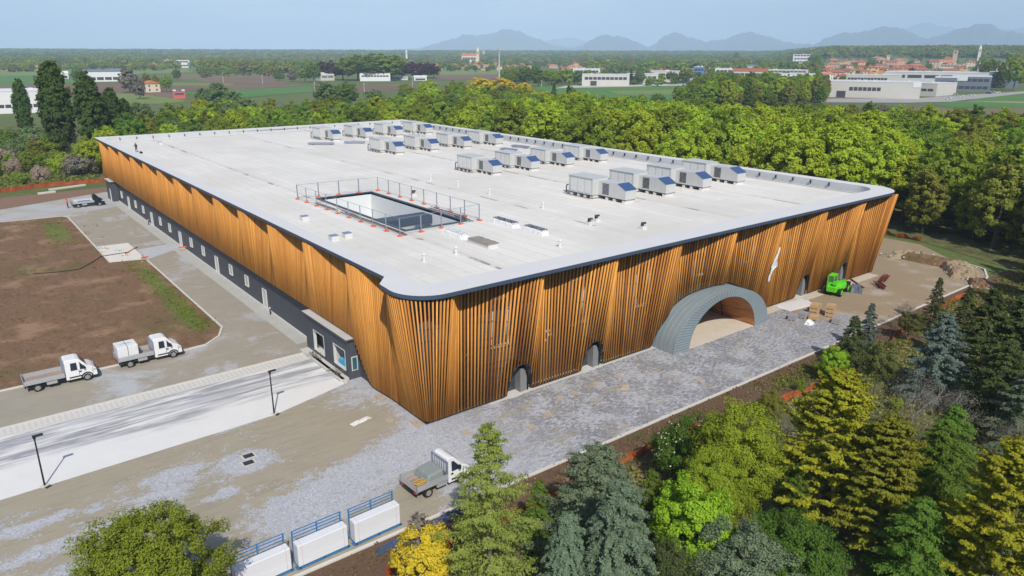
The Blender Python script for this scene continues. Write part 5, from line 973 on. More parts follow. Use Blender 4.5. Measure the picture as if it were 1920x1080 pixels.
# -- woodland prototypes --
w_a = crown_broad(41, 12, 3.7, 230, 66, .26, .10, rc=.155); w_b = crown_broad(42, 12, 3.4, 220, 66, .26, .08, rc=.165); w_c = crown_broad(43, 12, 2.9, 200, 70, .26, .03, rc=.18)
tb = trunk(MB(), 12, .22, .15, 6, 2.6, 2)
pa, pb_, pc_ = proto('broadleaf', w_a, L_lime, tb), proto('broadleaf', w_b, L_mid, tb), proto('broadleaf', w_c, L_olive, tb)
pd_ = (recol(pa[0], L_dark), pa[1]); pm = (recol(pb_[0], L_pale), pb_[1]); pl2 = (recol(pb_[0], L_lime), pb_[1]); pmid = (recol(pa[0], L_mid), pa[1]); pyg = (recol(pc_[0], L_yg), pc_[1]); pbr = (recol(pc_[0], L_brown), pc_[1]); pdk2 = (recol(pc_[0], L_dark), pc_[1]); ppur = (recol(pa[0], L_purple), pa[1]); pyl = (recol(pb_[0], L_yel), pb_[1]); pfir = proto('fir', crown_cone(44, 12, 2.6, 90, 70, .26, .2, .85, .05, .14, .05), L_fir, tb)
pop = proto('poplar', crown_broad(45, 20, 3.2, 520, 52, .36, .02, rc=.2), leafmat('poplar_leaves', (.035, .075, .016), (.08, .13, .03), .2, .2), trunk(MB(), 20, .35, 0, 6, 2.5, 3))
cols_ = {'lime': (pa, 'bright lime green'), 'lime2': (pl2, 'bright lime green'), 'mid': (pmid, 'fresh green'), 'mid2': (pb_, 'fresh green'), 'olive': (pc_, 'olive green'), 'dark': (pd_, 'dark green'), 'dark2': (pdk2, 'dark green'), 'pale': (pm, 'pale blue green'), 'yg': (pyg, 'yellow green'), 'brown': (pbr, 'brown leafless'), 'fir': (pfir, 'dark pointed'), 'purple': (ppur, 'dark purple'), 'yellow': (pyl, 'golden yellow'), 'poplar': (pop, 'tall dark column shaped')}
queue = []   # (bin, x, y, h, kind, w)
def zone(poly, d, kinds, h, bn, seed, lim=None, w=1.0):
    r = random.Random(seed); xs = [p[0] for p in poly]; ys = [p[1] for p in poly]; out = []
    def inside(x, y):
        c = False; j = len(poly)-1
        for i in range(len(poly)):
            if (poly[i][1] > y) != (poly[j][1] > y) and x < (poly[j][0]-poly[i][0])*(y-poly[i][1])/(poly[j][1]-poly[i][1])+poly[i][0]: c = not c
            j = i
        return c
    y = min(ys); row = 0
    while y < max(ys):
        x = min(xs)+(row % 2)*d/2
        while x < max(xs):
            px, py = x+r.uniform(-.3, .3)*d, y+r.uniform(-.3, .3)*d
            if inside(px, py): out.append((px, py, r.uniform(*h), r.choice(kinds), w*r.uniform(.85, 1.2)))
            x += d
        y += d*.87; row += 1
    return out
ind = []; mass = []
# bright trees right behind the eastern wall, then darker and olive woodland beyond
Z1 = zone([(101, 24), (112, 12), (150, 40), (165, 90), (150, 150), (92, 146), (90, 60)], 7.2, ['lime', 'lime2', 'lime', 'lime2', 'mid2', 'lime', 'mid'], (13.5, 18.5), 'z1', 1, w=1.08)
Z2 = zone([(97, -12), (150, -32), (220, -5), (235, 30), (240, 42), (168, 86), (148, 40), (112, 10), (103, 8)], 7.2, ['lime', 'mid2', 'dark2', 'yg', 'mid', 'olive', 'dark', 'olive'], (10, 16), 'z2', 2)
edge_ = [G(u, v, 11.5) for u, v in ((2050, 214), (1900, 207), (1800, 201), (1700, 193), (1600, 188), (1540, 186), (1440, 190), (1300, 196), (1200, 193), (1120, 186), (1060, 180), (1000, 172), (940, 168), (880, 168), (820, 172), (760, 182), (700, 190), (640, 190), (560, 194), (480, 196), (400, 200), (320, 205), (250, 212))]
eR = edge_[:8]; eL = edge_[7:]
Z3 = zone([(92, 150), (150, 152), (168, 92), (200, 130)]+eL+[(0, 165), (60, 158)], 7.4, ['mid', 'mid2', 'dark', 'olive', 'lime', 'pale', 'lime2', 'yg', 'mid2'], (8, 15), 'z3', 3)
Z4 = zone([(166, 88), (250, 40)]+eR+[(200, 130)], 7.4, ['olive', 'olive', 'olive', 'brown', 'olive', 'dark2', 'mid2', 'olive', 'yg'], (8, 12), 'z4', 4)
Z5 = zone([(-95, 185), (-30, 170), (-4, 180), (0, 240), (-60, 300), (-95, 280)], 9, ['mid', 'pale', 'olive', 'brown', 'mid2'], (4, 7), 'z5', 5)
Z6 = zone([(68, -20), (80, -17), (97, -13), (150, -34), (150, -75), (60, -75), (30, -42), (52, -30)], 6.2, ['dark2', 'fir', 'olive', 'fir', 'dark'], (7, 10), 'z6', 6)
Z7 = zone([(55, 150), (92, 150), (92, 165), (0, 172), (0, 158)], 7, ['mid', 'lime', 'mid2', 'dark'], (9, 12), 'z7', 7)
names = {'z1': 'behind the right roof edge', 'z2': 'beyond the earth yard', 'z3': 'behind the far roof edge', 'z5': 'in the scrub left of the hall', 'z6': 'in the dark grove at the right edge', 'z7': 'hugging the far roof edge'}
allz = [('z1', Z1), ('z2', Z2), ('z7', Z7), ('z5', Z5), ('z6', Z6), ('z3', Z3)]
def screen(x, y, z):
    d = np.array([x, y, z])-CAM; w_ = d@FW
    return (960+FPX*(d@RT)/w_, 540-FPX*(d@UP)/w_) if w_ > 0 else (-9999, -9999)
caps = {'z1': 60, 'z2': 72, 'z7': 25, 'z5': 22, 'z6': 34, 'z3': 75}; Z8 = zone([G(u, v, 0) for u, v in ((1270, 210), (1400, 204), (1540, 198), (1548, 184), (1510, 176), (1470, 180), (1440, 168), (1400, 176), (1340, 172), (1310, 184))], 8, ['dark', 'mid', 'lime2', 'mid2', 'olive', 'dark2'], (7, 17), 'z8', 8); mass += Z4+Z8
for bn, zl in allz:
    zl = sorted(zl, key=lambda q: dist(q[0], q[1])); k = 0; chosen = []
    for q in zl:
        u, v = screen(q[0], q[1], q[2]*.8)
        if k < caps[bn] and -60 < u < 1980 and v < 1090: chosen.append(q); k += 1
        else: mass.append(q)
    ind += [(bn, *q, screen(q[0], q[1], q[2])[0]) for q in chosen]
bins = {}
for bn, x, y, h, kd, w_, u in ind: bins.setdefault((bn, cols_[kd][1], int(dist(x, y)//22)), []).append((u, x, y, h, kd, w_))
rings = ['front', 'second', 'third', 'fourth', 'fifth', 'sixth', 'seventh', 'eighth', 'ninth', 'tenth']
for (bn, cn, ring) in sorted(bins): 
    rr = sorted(r_ for b_, c_, r_ in bins if b_ == bn and c_ == cn).index(ring); L = sorted(bins[(bn, cn, ring)])
    for i, (u, x, y, h, kd, w_) in enumerate(L):
        pos_ = 'only one' if len(L) == 1 else ORD[min(i, 19)]+' from left'
        tree('broadleaf_tree' if kd != 'fir' else 'fir_tree', cols_[kd][0], x, y, h, 12, '%s tree %s, %s, %s row' % (cn, names[bn], pos_, rings[min(rr, 9)]), 'tree', 'woodland trees '+names[bn], w=w_)
def far_tree(u, vb, vt, kd, label, w=1.0, name='field_tree', group='trees out in the fields'):
    x, y = Gt(u, vb); d = dist(x, y); h = (vb-vt)/FPX*d*1.0; return tree(name, cols_[kd][0], x, y, h, 20 if kd == 'poplar' else 12, label, 'tree', group, w=w)
far_tree(86, 300, 151, 'poplar', 'broad dark poplar, left one of the big pair left of the hall', .9, 'poplar_tree', 'poplars left of the hall'); far_tree(150, 300, 163, 'poplar', 'broad dark poplar, right one of the big pair left of the hall', .9, 'poplar_tree', 'poplars left of the hall')
far_tree(192, 290, 185, 'poplar', 'greyer poplar right behind the big dark pair', .8, 'poplar_tree', 'poplars left of the hall'); far_tree(22, 262, 172, 'poplar', 'short poplar in front of the striped greenhouse', .75, 'poplar_tree', 'poplars left of the hall'); far_tree(215, 285, 200, 'poplar', 'smaller dark poplar nearest the far hall corner', .9, 'poplar_tree', 'poplars left of the hall')
for (u, vb, vt, kd, w_, lb) in ((1330, 190, 150, 'dark', 1.1, 'dark tree heading the clump left of the grey factory'), (1350, 192, 143, 'mid', 1.1, 'fresh tree in the clump left of the grey factory'), (1385, 190, 148, 'dark', 1.2, 'second dark tree in the clump left of the grey factory'), (1410, 188, 140, 'dark2', 1.0, 'dark tree near the middle of the factory clump'), (1450, 188, 142, 'mid2', 1.1, 'bright tree at the right of the factory clump'), (1475, 190, 155, 'lime', 1.1, 'lime tree low in the factory clump'), (1505, 190, 150, 'dark', 1.2, 'large dark tree touching the white shed'), (1300, 192, 158, 'dark2', 1.2, 'dark tree at the left end of the factory clump'), (1433, 192, 160, 'brown', 1.2, 'grey twiggy tree in the factory clump'),
                             (1914, 170, 118, 'mid', 1.0, 'tall round tree at the right edge of the town'), (1885, 165, 128, 'fir', 1.4, 'dark conifer by the grey sheds at the far right'), (1862, 160, 122, 'dark', 1.0, 'dark tree behind the grey sheds at the far right'), (1855, 140, 113, 'mid', 1.4, 'green tree among red roofs at the right'), (1530, 132, 105, 'dark', 1.2, 'dark tree right of the white flats'), (1520, 140, 118, 'mid', 1.1, 'bright tree below the white flats'), (1635, 136, 116, 'dark', 1.1, 'dark tree amid the red roofs'), (1380, 118, 100, 'dark2', 1.2, 'dark tree beyond the blue shed'),
                             (75+35, 128, 112, 'dark', 1.3, 'lone tree at the far edge of the left fields'), (250, 186, 150, 'brown', 1.1, 'leafless tree at the farm on the left'), (233, 174, 134, 'brown', 1.4, 'big leafless tree right of the long farm barn'), (268, 172, 142, 'olive', 1.0, 'olive tree in the farm row, next to the leafless ones'), (285, 172, 145, 'olive', 1.0, 'middle olive tree of the farm row'), (303, 173, 146, 'mid', 1.0, 'last green tree of the farm row'), (325, 152, 132, 'dark', 1.0, 'dark conifer right of the farm row'), (137, 156, 134, 'dark', 1.2, 'dark tree at the left end of the long barn'),
                             (375, 136, 116, 'brown', 1.3, 'brown round tree beyond the fields'), (395, 130, 112, 'mid', 1.5, 'green tree right of the brown round one'), (425, 142, 128, 'mid', 1.5, 'low green tree in the middle fields'), (490, 142, 130, 'dark', 1.0, 'dark conifer in the middle fields'), (520, 152, 138, 'dark', 2.0, 'wide dark bush line left of the grey barn'), (545, 153, 134, 'brown', 1.8, 'brown bush left of the grey barn'), (585, 155, 122, 'dark', 1.2, 'tall dark tree left of the grey barn'), (568, 154, 128, 'mid', 1.6, 'green tree left of the grey barn'),
                             (400, 208, 162, 'pale', 1.3, 'large blue green willow in the meadow'), (368, 206, 170, 'pale', 1.0, 'small blue green willow left of the large one'), (425, 212, 176, 'pale', 1.5, 'blue green willow right of the large one'), (610, 215, 160, 'pale', 1.3, 'blue green tree below the grey barn'), (640, 205, 158, 'dark', 1.5, 'dark green tree below the grey barn'), (700, 215, 172, 'pale', 1.5, 'pale tree left of the bright wood'), (800, 205, 154, 'lime', 1.2, 'bright tree heading the wood'), (760, 200, 160, 'mid', 1.2, 'fresh tree left of the wood'), (850, 205, 155, 'mid', 1.3, 'fresh tree in the wood top'), (905, 200, 150, 'yellow', 1.8, 'golden yellow crown left, under the tall mast'), (945, 200, 150, 'yellow', 1.7, 'golden yellow crown right of the tall mast'), (980, 200, 158, 'yellow', 1.4, 'golden yellow crown sloping away from the mast'), (1068, 212, 163, 'fir', 1.2, 'pointed fir before the green field'), (1040, 205, 160, 'fir', 1.0, 'slim fir beside the pointed one'),
                             (985, 160, 128, 'dark', 1.4, 'dark tree group left of the pale factory'), (1010, 162, 130, 'dark2', 1.4, 'second dark tree left of the pale factory'), (1035, 160, 132, 'mid', 1.5, 'rounded tree left of the pale factory'), (960, 160, 132, 'mid2', 1.5, 'light tree near the mast'), (1160, 160, 140, 'mid', 1.3, 'round bush before the pale factory'), (1186, 158, 132, 'fir', 1.3, 'dark cone before the pale factory'), (1202, 158, 134, 'pale', 1.3, 'blue cone before the pale factory'), (1262, 156, 136, 'dark', 1.5, 'round dark tree right of the pale factory'), (1290, 155, 130, 'mid', 1.6, 'pair of light trees by the blue shed'), (1085, 158, 134, 'pale', 1.2, 'blue conifer at the left of the pale factory'),
                             (1100, 122, 100, 'yg', 1.0, 'yellow green tall tree in the red roofed village'), (1240, 210, 178, 'dark', 1.4, 'dark round tree at the near edge of the green field'), (1185, 220, 182, 'brown', 1.4, 'leafless grey tree at the near edge of the green field'), (1210, 215, 180, 'dark2', 1.2, 'dark pointed tree behind the leafless one'), (1075, 200, 165, 'dark', .8, 'small dark tree by the field')):
    far_tree(u, vb, vt, kd, lb, w_)
# big copse of copper and green trees
for k, (u, vb, vt, kd, w_) in enumerate(((618, 150, 118, 'purple', 1.3), (640, 150, 118, 'purple', 1.3), (668, 151, 110, 'mid', 1.3), (690, 151, 106, 'dark', 1.4), (715, 151, 106, 'mid', 1.4), (732, 150, 114, 'dark', 1.1), (752, 148, 119, 'purple', 1.4), (775, 148, 119, 'purple', 1.4), (798, 147, 120, 'purple', 1.3), (812, 146, 124, 'purple', 1.0))):
    far_tree(u, vb, vt, kd, '%s tree, %s from the left in the big copse beyond the fields' % (cols_[kd][1], ORD[k]), w_*1.7, 'copse_tree', 'trees of the big copse')
# flowering shrubs on the left bank and scrub
sh = proto('shrub', crown_broad(51, 3, 1.9, 70, 60, .16, .0, rc=.26), L_pink, None); shc = {'pink': sh, 'green': (recol(sh[0], L_mid), None), 'brown': (recol(sh[0], L_brown), None), 'dark': (recol(sh[0], L_dark), None), 'pale': (recol(sh[0], L_pale), None), 'yg': (recol(sh[0], L_yg), None)}
for k, (u, vb, vt, kd, w_, lb) in enumerate(((78, 342, 315, 'pink', 1.0, 'pink flowering shrub nearest the orange netting'), (32, 325, 300, 'pink', 1.3, 'wide pink flowering shrub higher on the bank'), (8, 308, 283, 'pink', 1.3, 'pale pink shrub at the left edge of the view'), (50, 318, 298, 'brown', 1.1, 'brown shrub behind the pink ones'), (150, 330, 295, 'brown', 1.6, 'wide brown twiggy shrub near the far hall corner'), (120, 328, 292, 'yg', 1.3, 'olive shrub left of the brown twiggy one'), (40, 345, 325, 'green', 1.3, 'green shrub at the foot of the bank'), (100, 300, 262, 'green', 1.5, 'green shrub under the big poplars'), (10, 290, 250, 'dark', 1.6, 'dark shrub at the left edge under the greenhouse'), (60, 285, 245, 'pale', 1.7, 'blue green shrub left of the big poplars'), (180, 318, 270, 'green', 1.4, 'fresh shrub touching the far hall corner'), (35, 300, 265, 'pale', 1.5, 'second blue green shrub on the bank'),
                                     (1590, 470, 450, 'green', 1, 'low shrub behind the facade end'), (1680, 770, 742, 'yg', .9, 'pale shrub in the clearing'), (1560, 760, 735, 'yg', .9, 'olive shrub by the netting behind the golden conifer'), (1420, 770, 745, 'pale', .9, 'grey shrub on the brown verge'), (1500, 735, 708, 'green', .8, 'green shrub on the brown verge'))):
    x, y = G(u, vb); h = (vb-vt)/FPX*dist(x, y)*1.05; tree('shrub', shc[kd], x, y, max(.8, h)*.85, 3, lb, 'shrub', 'scrub and shrubs round the site', w=w_*.75)
def tufts(name, n, area, size, mat, label, z=.0, seed=1, hmax=.25):
    rg = np.random.default_rng(seed); P = []
    while len(P) < n:
        x0, x1, y0, y1 = area[int(rg.integers(len(area)))]; cx, cy = rg.uniform(x0, x1), rg.uniform(y0, y1); k = int(rg.integers(3, 14))
        P += [(cx+rg.normal(0, .35), cy+rg.normal(0, .35), z+rg.uniform(.02, hmax)) for _ in range(k)]
    P = np.array(P); V, F = leafquads(P, np.tile([0, 0, .6], (len(P), 1)), size, rg, 1.4, .9); o = link(name, np_mesh(name, V, F, mat)); tag(o, kind='stuff'); o['label'] = label
M_weed = leafmat('weed_leaves', (.09, .13, .02), (.19, .24, .04), .3, .1)
tufts('weeds', 4200, [(-9.6, -7, 36, 70), (-9.6, -7, 36, 70), (-17, -12, 88, 111), (-60, -12, 31, 110), (-9.2, -7.2, 34, 48)], .14, M_weed, 'low weeds sprouting on the brown soil lot', .06, 2, .08)
tufts('verge_weeds', 6000, [(30, 44, -14.5, -13), (-12, 20, -16.5, -14.5), (20, 70, -17, -14.7), (64, 96, -15, -12.8)], .16, M_weed, 'weeds and grass tufts along the verge below the kerb', 0, 3, .3)
tufts('rough_grass', 26000, [(20, 60, -32, -16), (60, 100, -30, -14), (-15, 20, -24, -16)], .22, leafmat('rough_grass_leaves', (.15, .165, .04), (.28, .28, .085), .3, .1), 'rough grass under and between the garden trees', 0, 4, .35)
tufts('meadow_growth', 16000, [(-60, 2, 153, 200)], .5, leafmat('meadow_leaves', (.10, .14, .03), (.20, .23, .06), .3, .1), 'tall meadow growth on the bank left of the hall', 0, 5, .7)
tufts('soil_clods', 9000, [(-60, -8, 31, 110), (-20, 70, -14, -11.8)], .13, M_soil, 'clods of brown earth on the soil', .05, 6, .08)
# -- woodland masses: instanced crowns, one object --
def scatter(name, pts, protos, label):
    me = bpy.data.meshes.new(name); me.from_pydata([(p[0], p[1], terrain(p[0], p[1])) for p in pts], [], [])
    for an, ty, vals in (('h', 'FLOAT', [p[2] for p in pts]), ('k', 'INT', [p[3] for p in pts]), ('rz', 'FLOAT', [random.Random(i).uniform(0, 6.28) for i in range(len(pts))]), ('w', 'FLOAT', [p[4] for p in pts])):
        a = me.attributes.new(an, ty, 'POINT'); a.data.foreach_set('value', vals)
    o = link(name, me); tag(o, kind='stuff'); o['label'] = label
    g = bpy.data.node_groups.new(name, 'GeometryNodeTree'); g.interface.new_socket('Geometry', in_out='INPUT', socket_type='NodeSocketGeometry'); g.interface.new_socket('Geometry', in_out='OUTPUT', socket_type='NodeSocketGeometry')
    N = g.nodes; Lk = g.links.new; gi = N.new('NodeGroupInput'); go = N.new('NodeGroupOutput'); ip = N.new('GeometryNodeInstanceOnPoints'); gti = N.new('GeometryNodeGeometryToInstance')
    for p in reversed(protos):
        oi = N.new('GeometryNodeObjectInfo'); oi.inputs['Object'].default_value = p; Lk(oi.outputs['Geometry'], gti.inputs[0])
    def at_(n, ty):
        q = N.new('GeometryNodeInputNamedAttribute'); q.data_type = ty; q.inputs['Name'].default_value = n; return q.outputs[0]
    Lk(gi.outputs[0], ip.inputs['Points']); Lk(gti.outputs[0], ip.inputs['Instance']); ip.inputs['Pick Instance'].default_value = True; Lk(at_('k', 'INT'), ip.inputs['Instance Index'])
    cx_ = N.new('ShaderNodeCombineXYZ'); Lk(at_('rz', 'FLOAT'), cx_.inputs[2]); Lk(cx_.outputs[0], ip.inputs['Rotation'])
    s = N.new('ShaderNodeCombineXYZ'); m = N.new('ShaderNodeMath'); m.operation = 'MULTIPLY'; Lk(at_('h', 'FLOAT'), m.inputs[0]); Lk(at_('w', 'FLOAT'), m.inputs[1]); Lk(m.outputs[0], s.inputs[0]); Lk(m.outputs[0], s.inputs[1]); Lk(at_('h', 'FLOAT'), s.inputs[2]); Lk(s.outputs[0], ip.inputs['Scale'])
    Lk(ip.outputs[0], go.inputs[0]); md = o.modifiers.new('scatter', 'NODES'); md.node_group = g; return o
def crown_obj(me):     # unit-height crown used only through the scatter
    n = len(me.vertices); co = np.empty(n*3, dtype=np.float32); me.vertices.foreach_get('co', co); H = co[2::3].max(); m2 = me.copy(); m2.vertices.foreach_set('co', co/H); return bpy.data.objects.new('crown_source', m2)
kinds = ['lime', 'lime2', 'mid', 'mid2', 'olive', 'dark', 'dark2', 'pale', 'yg', 'brown', 'fir']
src = [crown_obj(cols_[k][0][0]) for k in kinds]
scatter('woodland', [(x, y, h, kinds.index(kd), w_) for x, y, h, kd, w_ in mass], src, 'mixed spring woodland spreading behind the hall to the fields')
# far woods: coarser crowns
def blobm(seed, mat):
    v, f = crown_broad(seed, 1, .48, 46, 16, .14, .0, rc=.24); return bpy.data.objects.new('crown_source', np_mesh('far_crown', v, f, mat))
fk = [L_mid, L_dark, L_olive, L_pale, L_yg, L_dark, L_mid, L_brown]; srcf = [blobm(60+i, m) for i, m in enumerate(fk)]
r = random.Random(77); fp = []
def band(u0, u1, d0, d1, n, h=(9, 15), ks=(0, 1, 2, 3, 1, 6, 2, 4), wf=1.0):
    for _ in range(n):
        d = (d0**.5+(d1**.5-d0**.5)*r.random())**2; x, y = far(r.uniform(u0, u1), d); fp.append((x, y, r.uniform(*h), r.choice(ks), r.uniform(.9, 1.5)*wf))
band(-260, 620, 1620, 2700, 1500, (9, 15)); band(-260, 330, 1520, 1650, 160, (7, 12), (0, 2, 4, 1, 3)); band(375, 640, 1180, 1600, 240, (9, 15), (0, 1, 6, 2))
band(-260, 2200, 2600, 4200, 2600, (12, 18), (1, 1, 5, 0, 2), 1.5); band(-260, 2200, 4200, 7500, 2600, (14, 22), (1, 5, 1, 1), 3.2)
band(620, 1100, 1700, 2900, 420, (8, 14), (1, 0, 2, 3)); band(1100, 1540, 1150, 2700, 900, (9, 16), (1, 0, 2, 5, 3, 6)); band(1540, 2150, 2050, 3300, 1100, (12, 17), (1, 0, 5, 2), 1.3)
band(940, 1130, 760, 1000, 60, (7, 12), (0, 1, 6)); band(1540, 2100, 900, 1900, 190, (5, 9), (1, 0, 5, 6)); band(1100, 1540, 830, 1150, 110, (6, 10), (0, 1, 5, 6, 3)); band(740, 1010, 1250, 2200, 160, (6, 11), (0, 1, 5)); band(370, 600, 1000, 1100, 20, (5, 8), (2, 1)); band(0, 300, 1400, 1520, 40, (6, 10), (0, 2, 1)); band(1310, 1540, 650, 900, 30, (6, 10), (0, 1, 2, 6)); band(1040, 1290, 730, 860, 22, (4, 8), (0, 1, 5))
scatter('far_woods', fp, srcf, 'dark hazy woods stretching to the horizon behind the villages')
# ---------------- the town, factories and far country ----------------
RF = [M('terracotta_roof_a', (.42, .15, .075), .8, var=.2, scale=.3), M('terracotta_roof_b', (.34, .11, .065), .8, var=.2, scale=.3), M('brown_roof', (.22, .13, .10), .8, var=.2, scale=.3), M('terracotta_roof_c', (.50, .20, .09), .8, var=.2, scale=.3)]
WL = [M('cream_render', (.62, .55, .42), .8, scale=.2), M('white_render', (.68, .66, .62), .8, scale=.2), M('ochre_render', (.60, .40, .18), .8, scale=.2), M('pink_render', (.52, .36, .29), .8, scale=.2)]
M_wd = M('house_window', (.06, .06, .07), .4)
def house_mesh(i):
    r = random.Random(100+i); w = r.uniform(9, 17); l = r.uniform(8, 12); h = r.choice((3.4, 6, 6, 8.4)); rh = l*.2; b = MB(); o = .5
    b.box(-w/2, w/2, -l/2, l/2, -1, h, 0)
    hip = r.random() < .5; k = l*.45 if hip else 0
    V = [(-w/2-o, -l/2-o, h), (w/2+o, -l/2-o, h), (w/2+o, l/2+o, h), (-w/2-o, l/2+o, h), (-w/2-o+k, 0, h+rh), (w/2+o-k, 0, h+rh)]
    b.add(V, [(0, 1, 5, 4), (2, 3, 4, 5), (3, 0, 4), (1, 2, 5), (0, 3, 2, 1)], 1); b.box(w*.2, w*.2+.7, .5, 1.2, h, h+rh+.8, 0)
    fl = max(1, int(h//2.8))
    for f in range(fl):
        for s in (-1, 1):
            n = int(w//3)
            for q in range(n): x = -w/2+(q+.5)*w/n; b.box(x-.5, x+.5, s*l/2-.06, s*l/2+.06, .9+f*2.8, 2.3+f*2.8, 2)
            for q in range(2): y = -l/4+q*l/2; b.box(s*w/2-.06, s*w/2+.06, y-.5, y+.5, .9+f*2.8, 2.3+f*2.8, 2)
    me = bpy.data.meshes.new('house'); me.from_pydata(b.v, [], b.f); 
    for m in (r.choice(WL), r.choice(RF), M_wd): me.materials.append(m)
    me.polygons.foreach_set('material_index', b.m); me.update(); return me
HM = [house_mesh(i) for i in range(16)]
def village(n, u0, u1, d0, d1, seed, where, group, gap=11, pitch=None, skip=()):
    r = random.Random(seed); P = []; tries = 0
    while len(P) < n and tries < 9000:
        tries += 1; u = r.uniform(u0, u1); d = (d0+(d1-d0)*r.random()**1.25); x, y = far(u, d)
        if any(a < u < b_ and c_ < d < e_ for a, b_, c_, e_ in skip): continue
        if all((x-a)**2+(y-b_)**2 > gap**2 for _, _, a, b_, in P): P.append((d, u, x, y))
    nr = 8; P.sort(); per = math.ceil(len(P)/nr); rn = ['front', 'second', 'third', 'fourth', 'fifth', 'sixth', 'seventh', 'rearmost']
    for k in range(nr):
        row = sorted(P[k*per:(k+1)*per], key=lambda q: q[1])
        for i, (d, u, x, y) in enumerate(row):
            nm = ORD[i] if i < 20 else ORD[min(19, len(row)-1-i)]; side = 'from left' if i < 20 else 'from right'
            me = r.choice(HM); c = {'terracotta_roof_a': 'red', 'terracotta_roof_b': 'dark red', 'brown_roof': 'brown', 'terracotta_roof_c': 'orange'}[me.materials[1].name]; wl2 = me.materials[0].name.split('_')[0]
            o = link('house', me, loc=(x, y, terrain(x, y))); o.rotation_euler.z = r.choice((.1, .5, 1.6, 2.0))+r.uniform(-.2, .2)+heading(x, y); s = r.uniform(.85, 1.2); o.scale = (s*1.4, s*1.4, s*1.15) if 'right town' in where else (s, s, s)
            lb = '%s %s roofed house %s, %s %s, %s row' % (wl2, c, where, nm, side, rn[k]); tag(o, lb if len(lb.split()) <= 16 else lb.split(' ', 1)[1], 'house', group)
village(142, 1545, 2010, 1000, 1850, 1, 'in the right town', 'houses of the red roofed town', 19, skip=((1800, 1840, 1400, 1500),))
village(66, 735, 1005, 1350, 2350, 2, 'by the village church', 'houses of the village round the church', 20)
village(22, 1030, 1140, 1150, 1700, 3, 'right of the tall mast', 'houses of the hamlet by the mast', 20)
village(22, 1190, 1330, 1050, 1500, 4, 'above the pale factory', 'houses of the suburb', 20)
village(18, 1330, 1520, 1000, 1500, 5, 'by the white flats', 'houses by the white flats', 20)
village(12, 555, 660, 1500, 2000, 6, 'behind the copper trees', 'houses behind the copper trees', 22)
village(5, 255, 300, 660, 700, 7, 'at the farm on the left', 'farm houses', 18); village(4, 0, 60, 1500, 1700, 8, 'in the left far wood', 'houses in the far wood', 25); village(3, 285, 300, 1450, 1500, 9, 'left of the white and red hall', 'houses by the white red hall', 20)
village(9, 1290, 1480, 2600, 3600, 10, 'on the distant wooded hill', 'houses on the distant hill', 40)
# larger buildings: (u0,u1, base v, top v, depth m, wall, roof, window rows, label)
W1 = M('pale_concrete_wall', (.52, .51, .48), .8, var=.08, scale=.1); W2 = M('white_cladding', (.68, .69, .70), .6, var=.06, scale=.1); W3 = M('slate_cladding', (.16, .19, .23), .6, var=.1, scale=.1); W4 = M('blue_cladding', (.08, .22, .55), .6, var=.1); W5 = M('light_flat_roof', (.55, .56, .57), .7, var=.1, scale=.05); W6 = M('red_cladding', (.5, .12, .10), .7)
def block(u0, u1, vb, vt, depth, wall, roof, label, rows=1, win=(.55, .8), gable=0, cat='factory', name='factory_hall', nwin=10, door=False, wspan=(.05, .95), group=None, sign=None, yaw=0.0):
    um = (u0+u1)/2; x, y = Gt(um, vb); d = dist(x, y); a = heading(x, y); w = (u1-u0)/FPX*d*math.cos(math.atan((um-960)/1443))*1.0; h = (vb-vt)/FPX*d
    e = thing(name, (x, y, terrain(x, y)), a-math.pi/2+yaw, label, cat, group); b = MB(); b.box(-w/2, w/2, 0, depth, -1, h); b.build('wall', wall, e)
    b = MB()
    if gable: b.add([(-w/2-.4, -.4, h), (w/2+.4, -.4, h), (w/2+.4, depth+.4, h), (-w/2-.4, depth+.4, h), (-w/2-.4, depth/2, h+gable), (w/2+.4, depth/2, h+gable)], [(0, 1, 5, 4), (2, 3, 4, 5), (3, 0, 4), (1, 2, 5), (0, 3, 2, 1)])
    else: b.box(-w/2-.15, w/2+.15, -.15, depth+.15, h, h+.35)
    b.build('roof', roof, e)
    if not gable:
        b = MB(); r = random.Random(int(u0)); 
        for q in range(max(2, int(w/12))): xx = r.uniform(-w*.4, w*.4); b.box(xx-1, xx+1, depth*.3, depth*.3+2, h+.3, h+1.3)
        b.build('skylight', W5, e)
    for k in range(rows):
        z0 = h*(win[0] if rows == 1 else (k+.35)/rows); z1 = h*(win[1] if rows == 1 else (k+.75)/rows)
        for q in range(nwin):
            s = w*(wspan[1]-wspan[0])/nwin; xa = -w/2+w*wspan[0]+q*s; b = MB(); b.box(xa+s*.08, xa+s*.92, -.08, .0, z0, z1); b.build('window', M_wd, e)
    if door: b = MB(); b.box(-w*.32, -w*.32+6, -.1, 0, -.2, 4.5); b.build('gate', M_wd, e)
    if sign: b = MB(); b.box(w*sign[0], w*sign[1], -.2, -.05, h*.72, h*1.05); b.build('sign_board', W2, e)
    return e, w, h
block(1556, 1722, 184, 159, 38, W1, W5, 'long pale concrete factory with a dark ribbon window, beside the yellow fields', 1, (.45, .68), nwin=7, wspan=(.30, .62), door=True, group='factories right', sign=(.42, .50))
block(1718, 1765, 180, 161, 40, W1, W5, 'pale end wing of the concrete factory with two small windows', 1, (.4, .6), nwin=3, wspan=(.2, .9), yaw=-.35)
block(1765, 1800, 176, 152, 40, W3, W5, 'slate grey factory block joined to the pale one', 1, nwin=2)
block(1800, 1862, 172, 150, 40, W3, W5, 'glazed slate hall with white sign boards at the right', 2, nwin=6, sign=(-.4, -.1))
block(1600, 1690, 166, 145, 26, W1, W5, 'pale factory with tall column windows behind the long one', 1, (.3, .8), nwin=12, wspan=(.02, .75))
block(1680, 1860, 160, 141, 60, W5, W5, 'vast flat roofed shed right behind the long factory', 1, nwin=6)
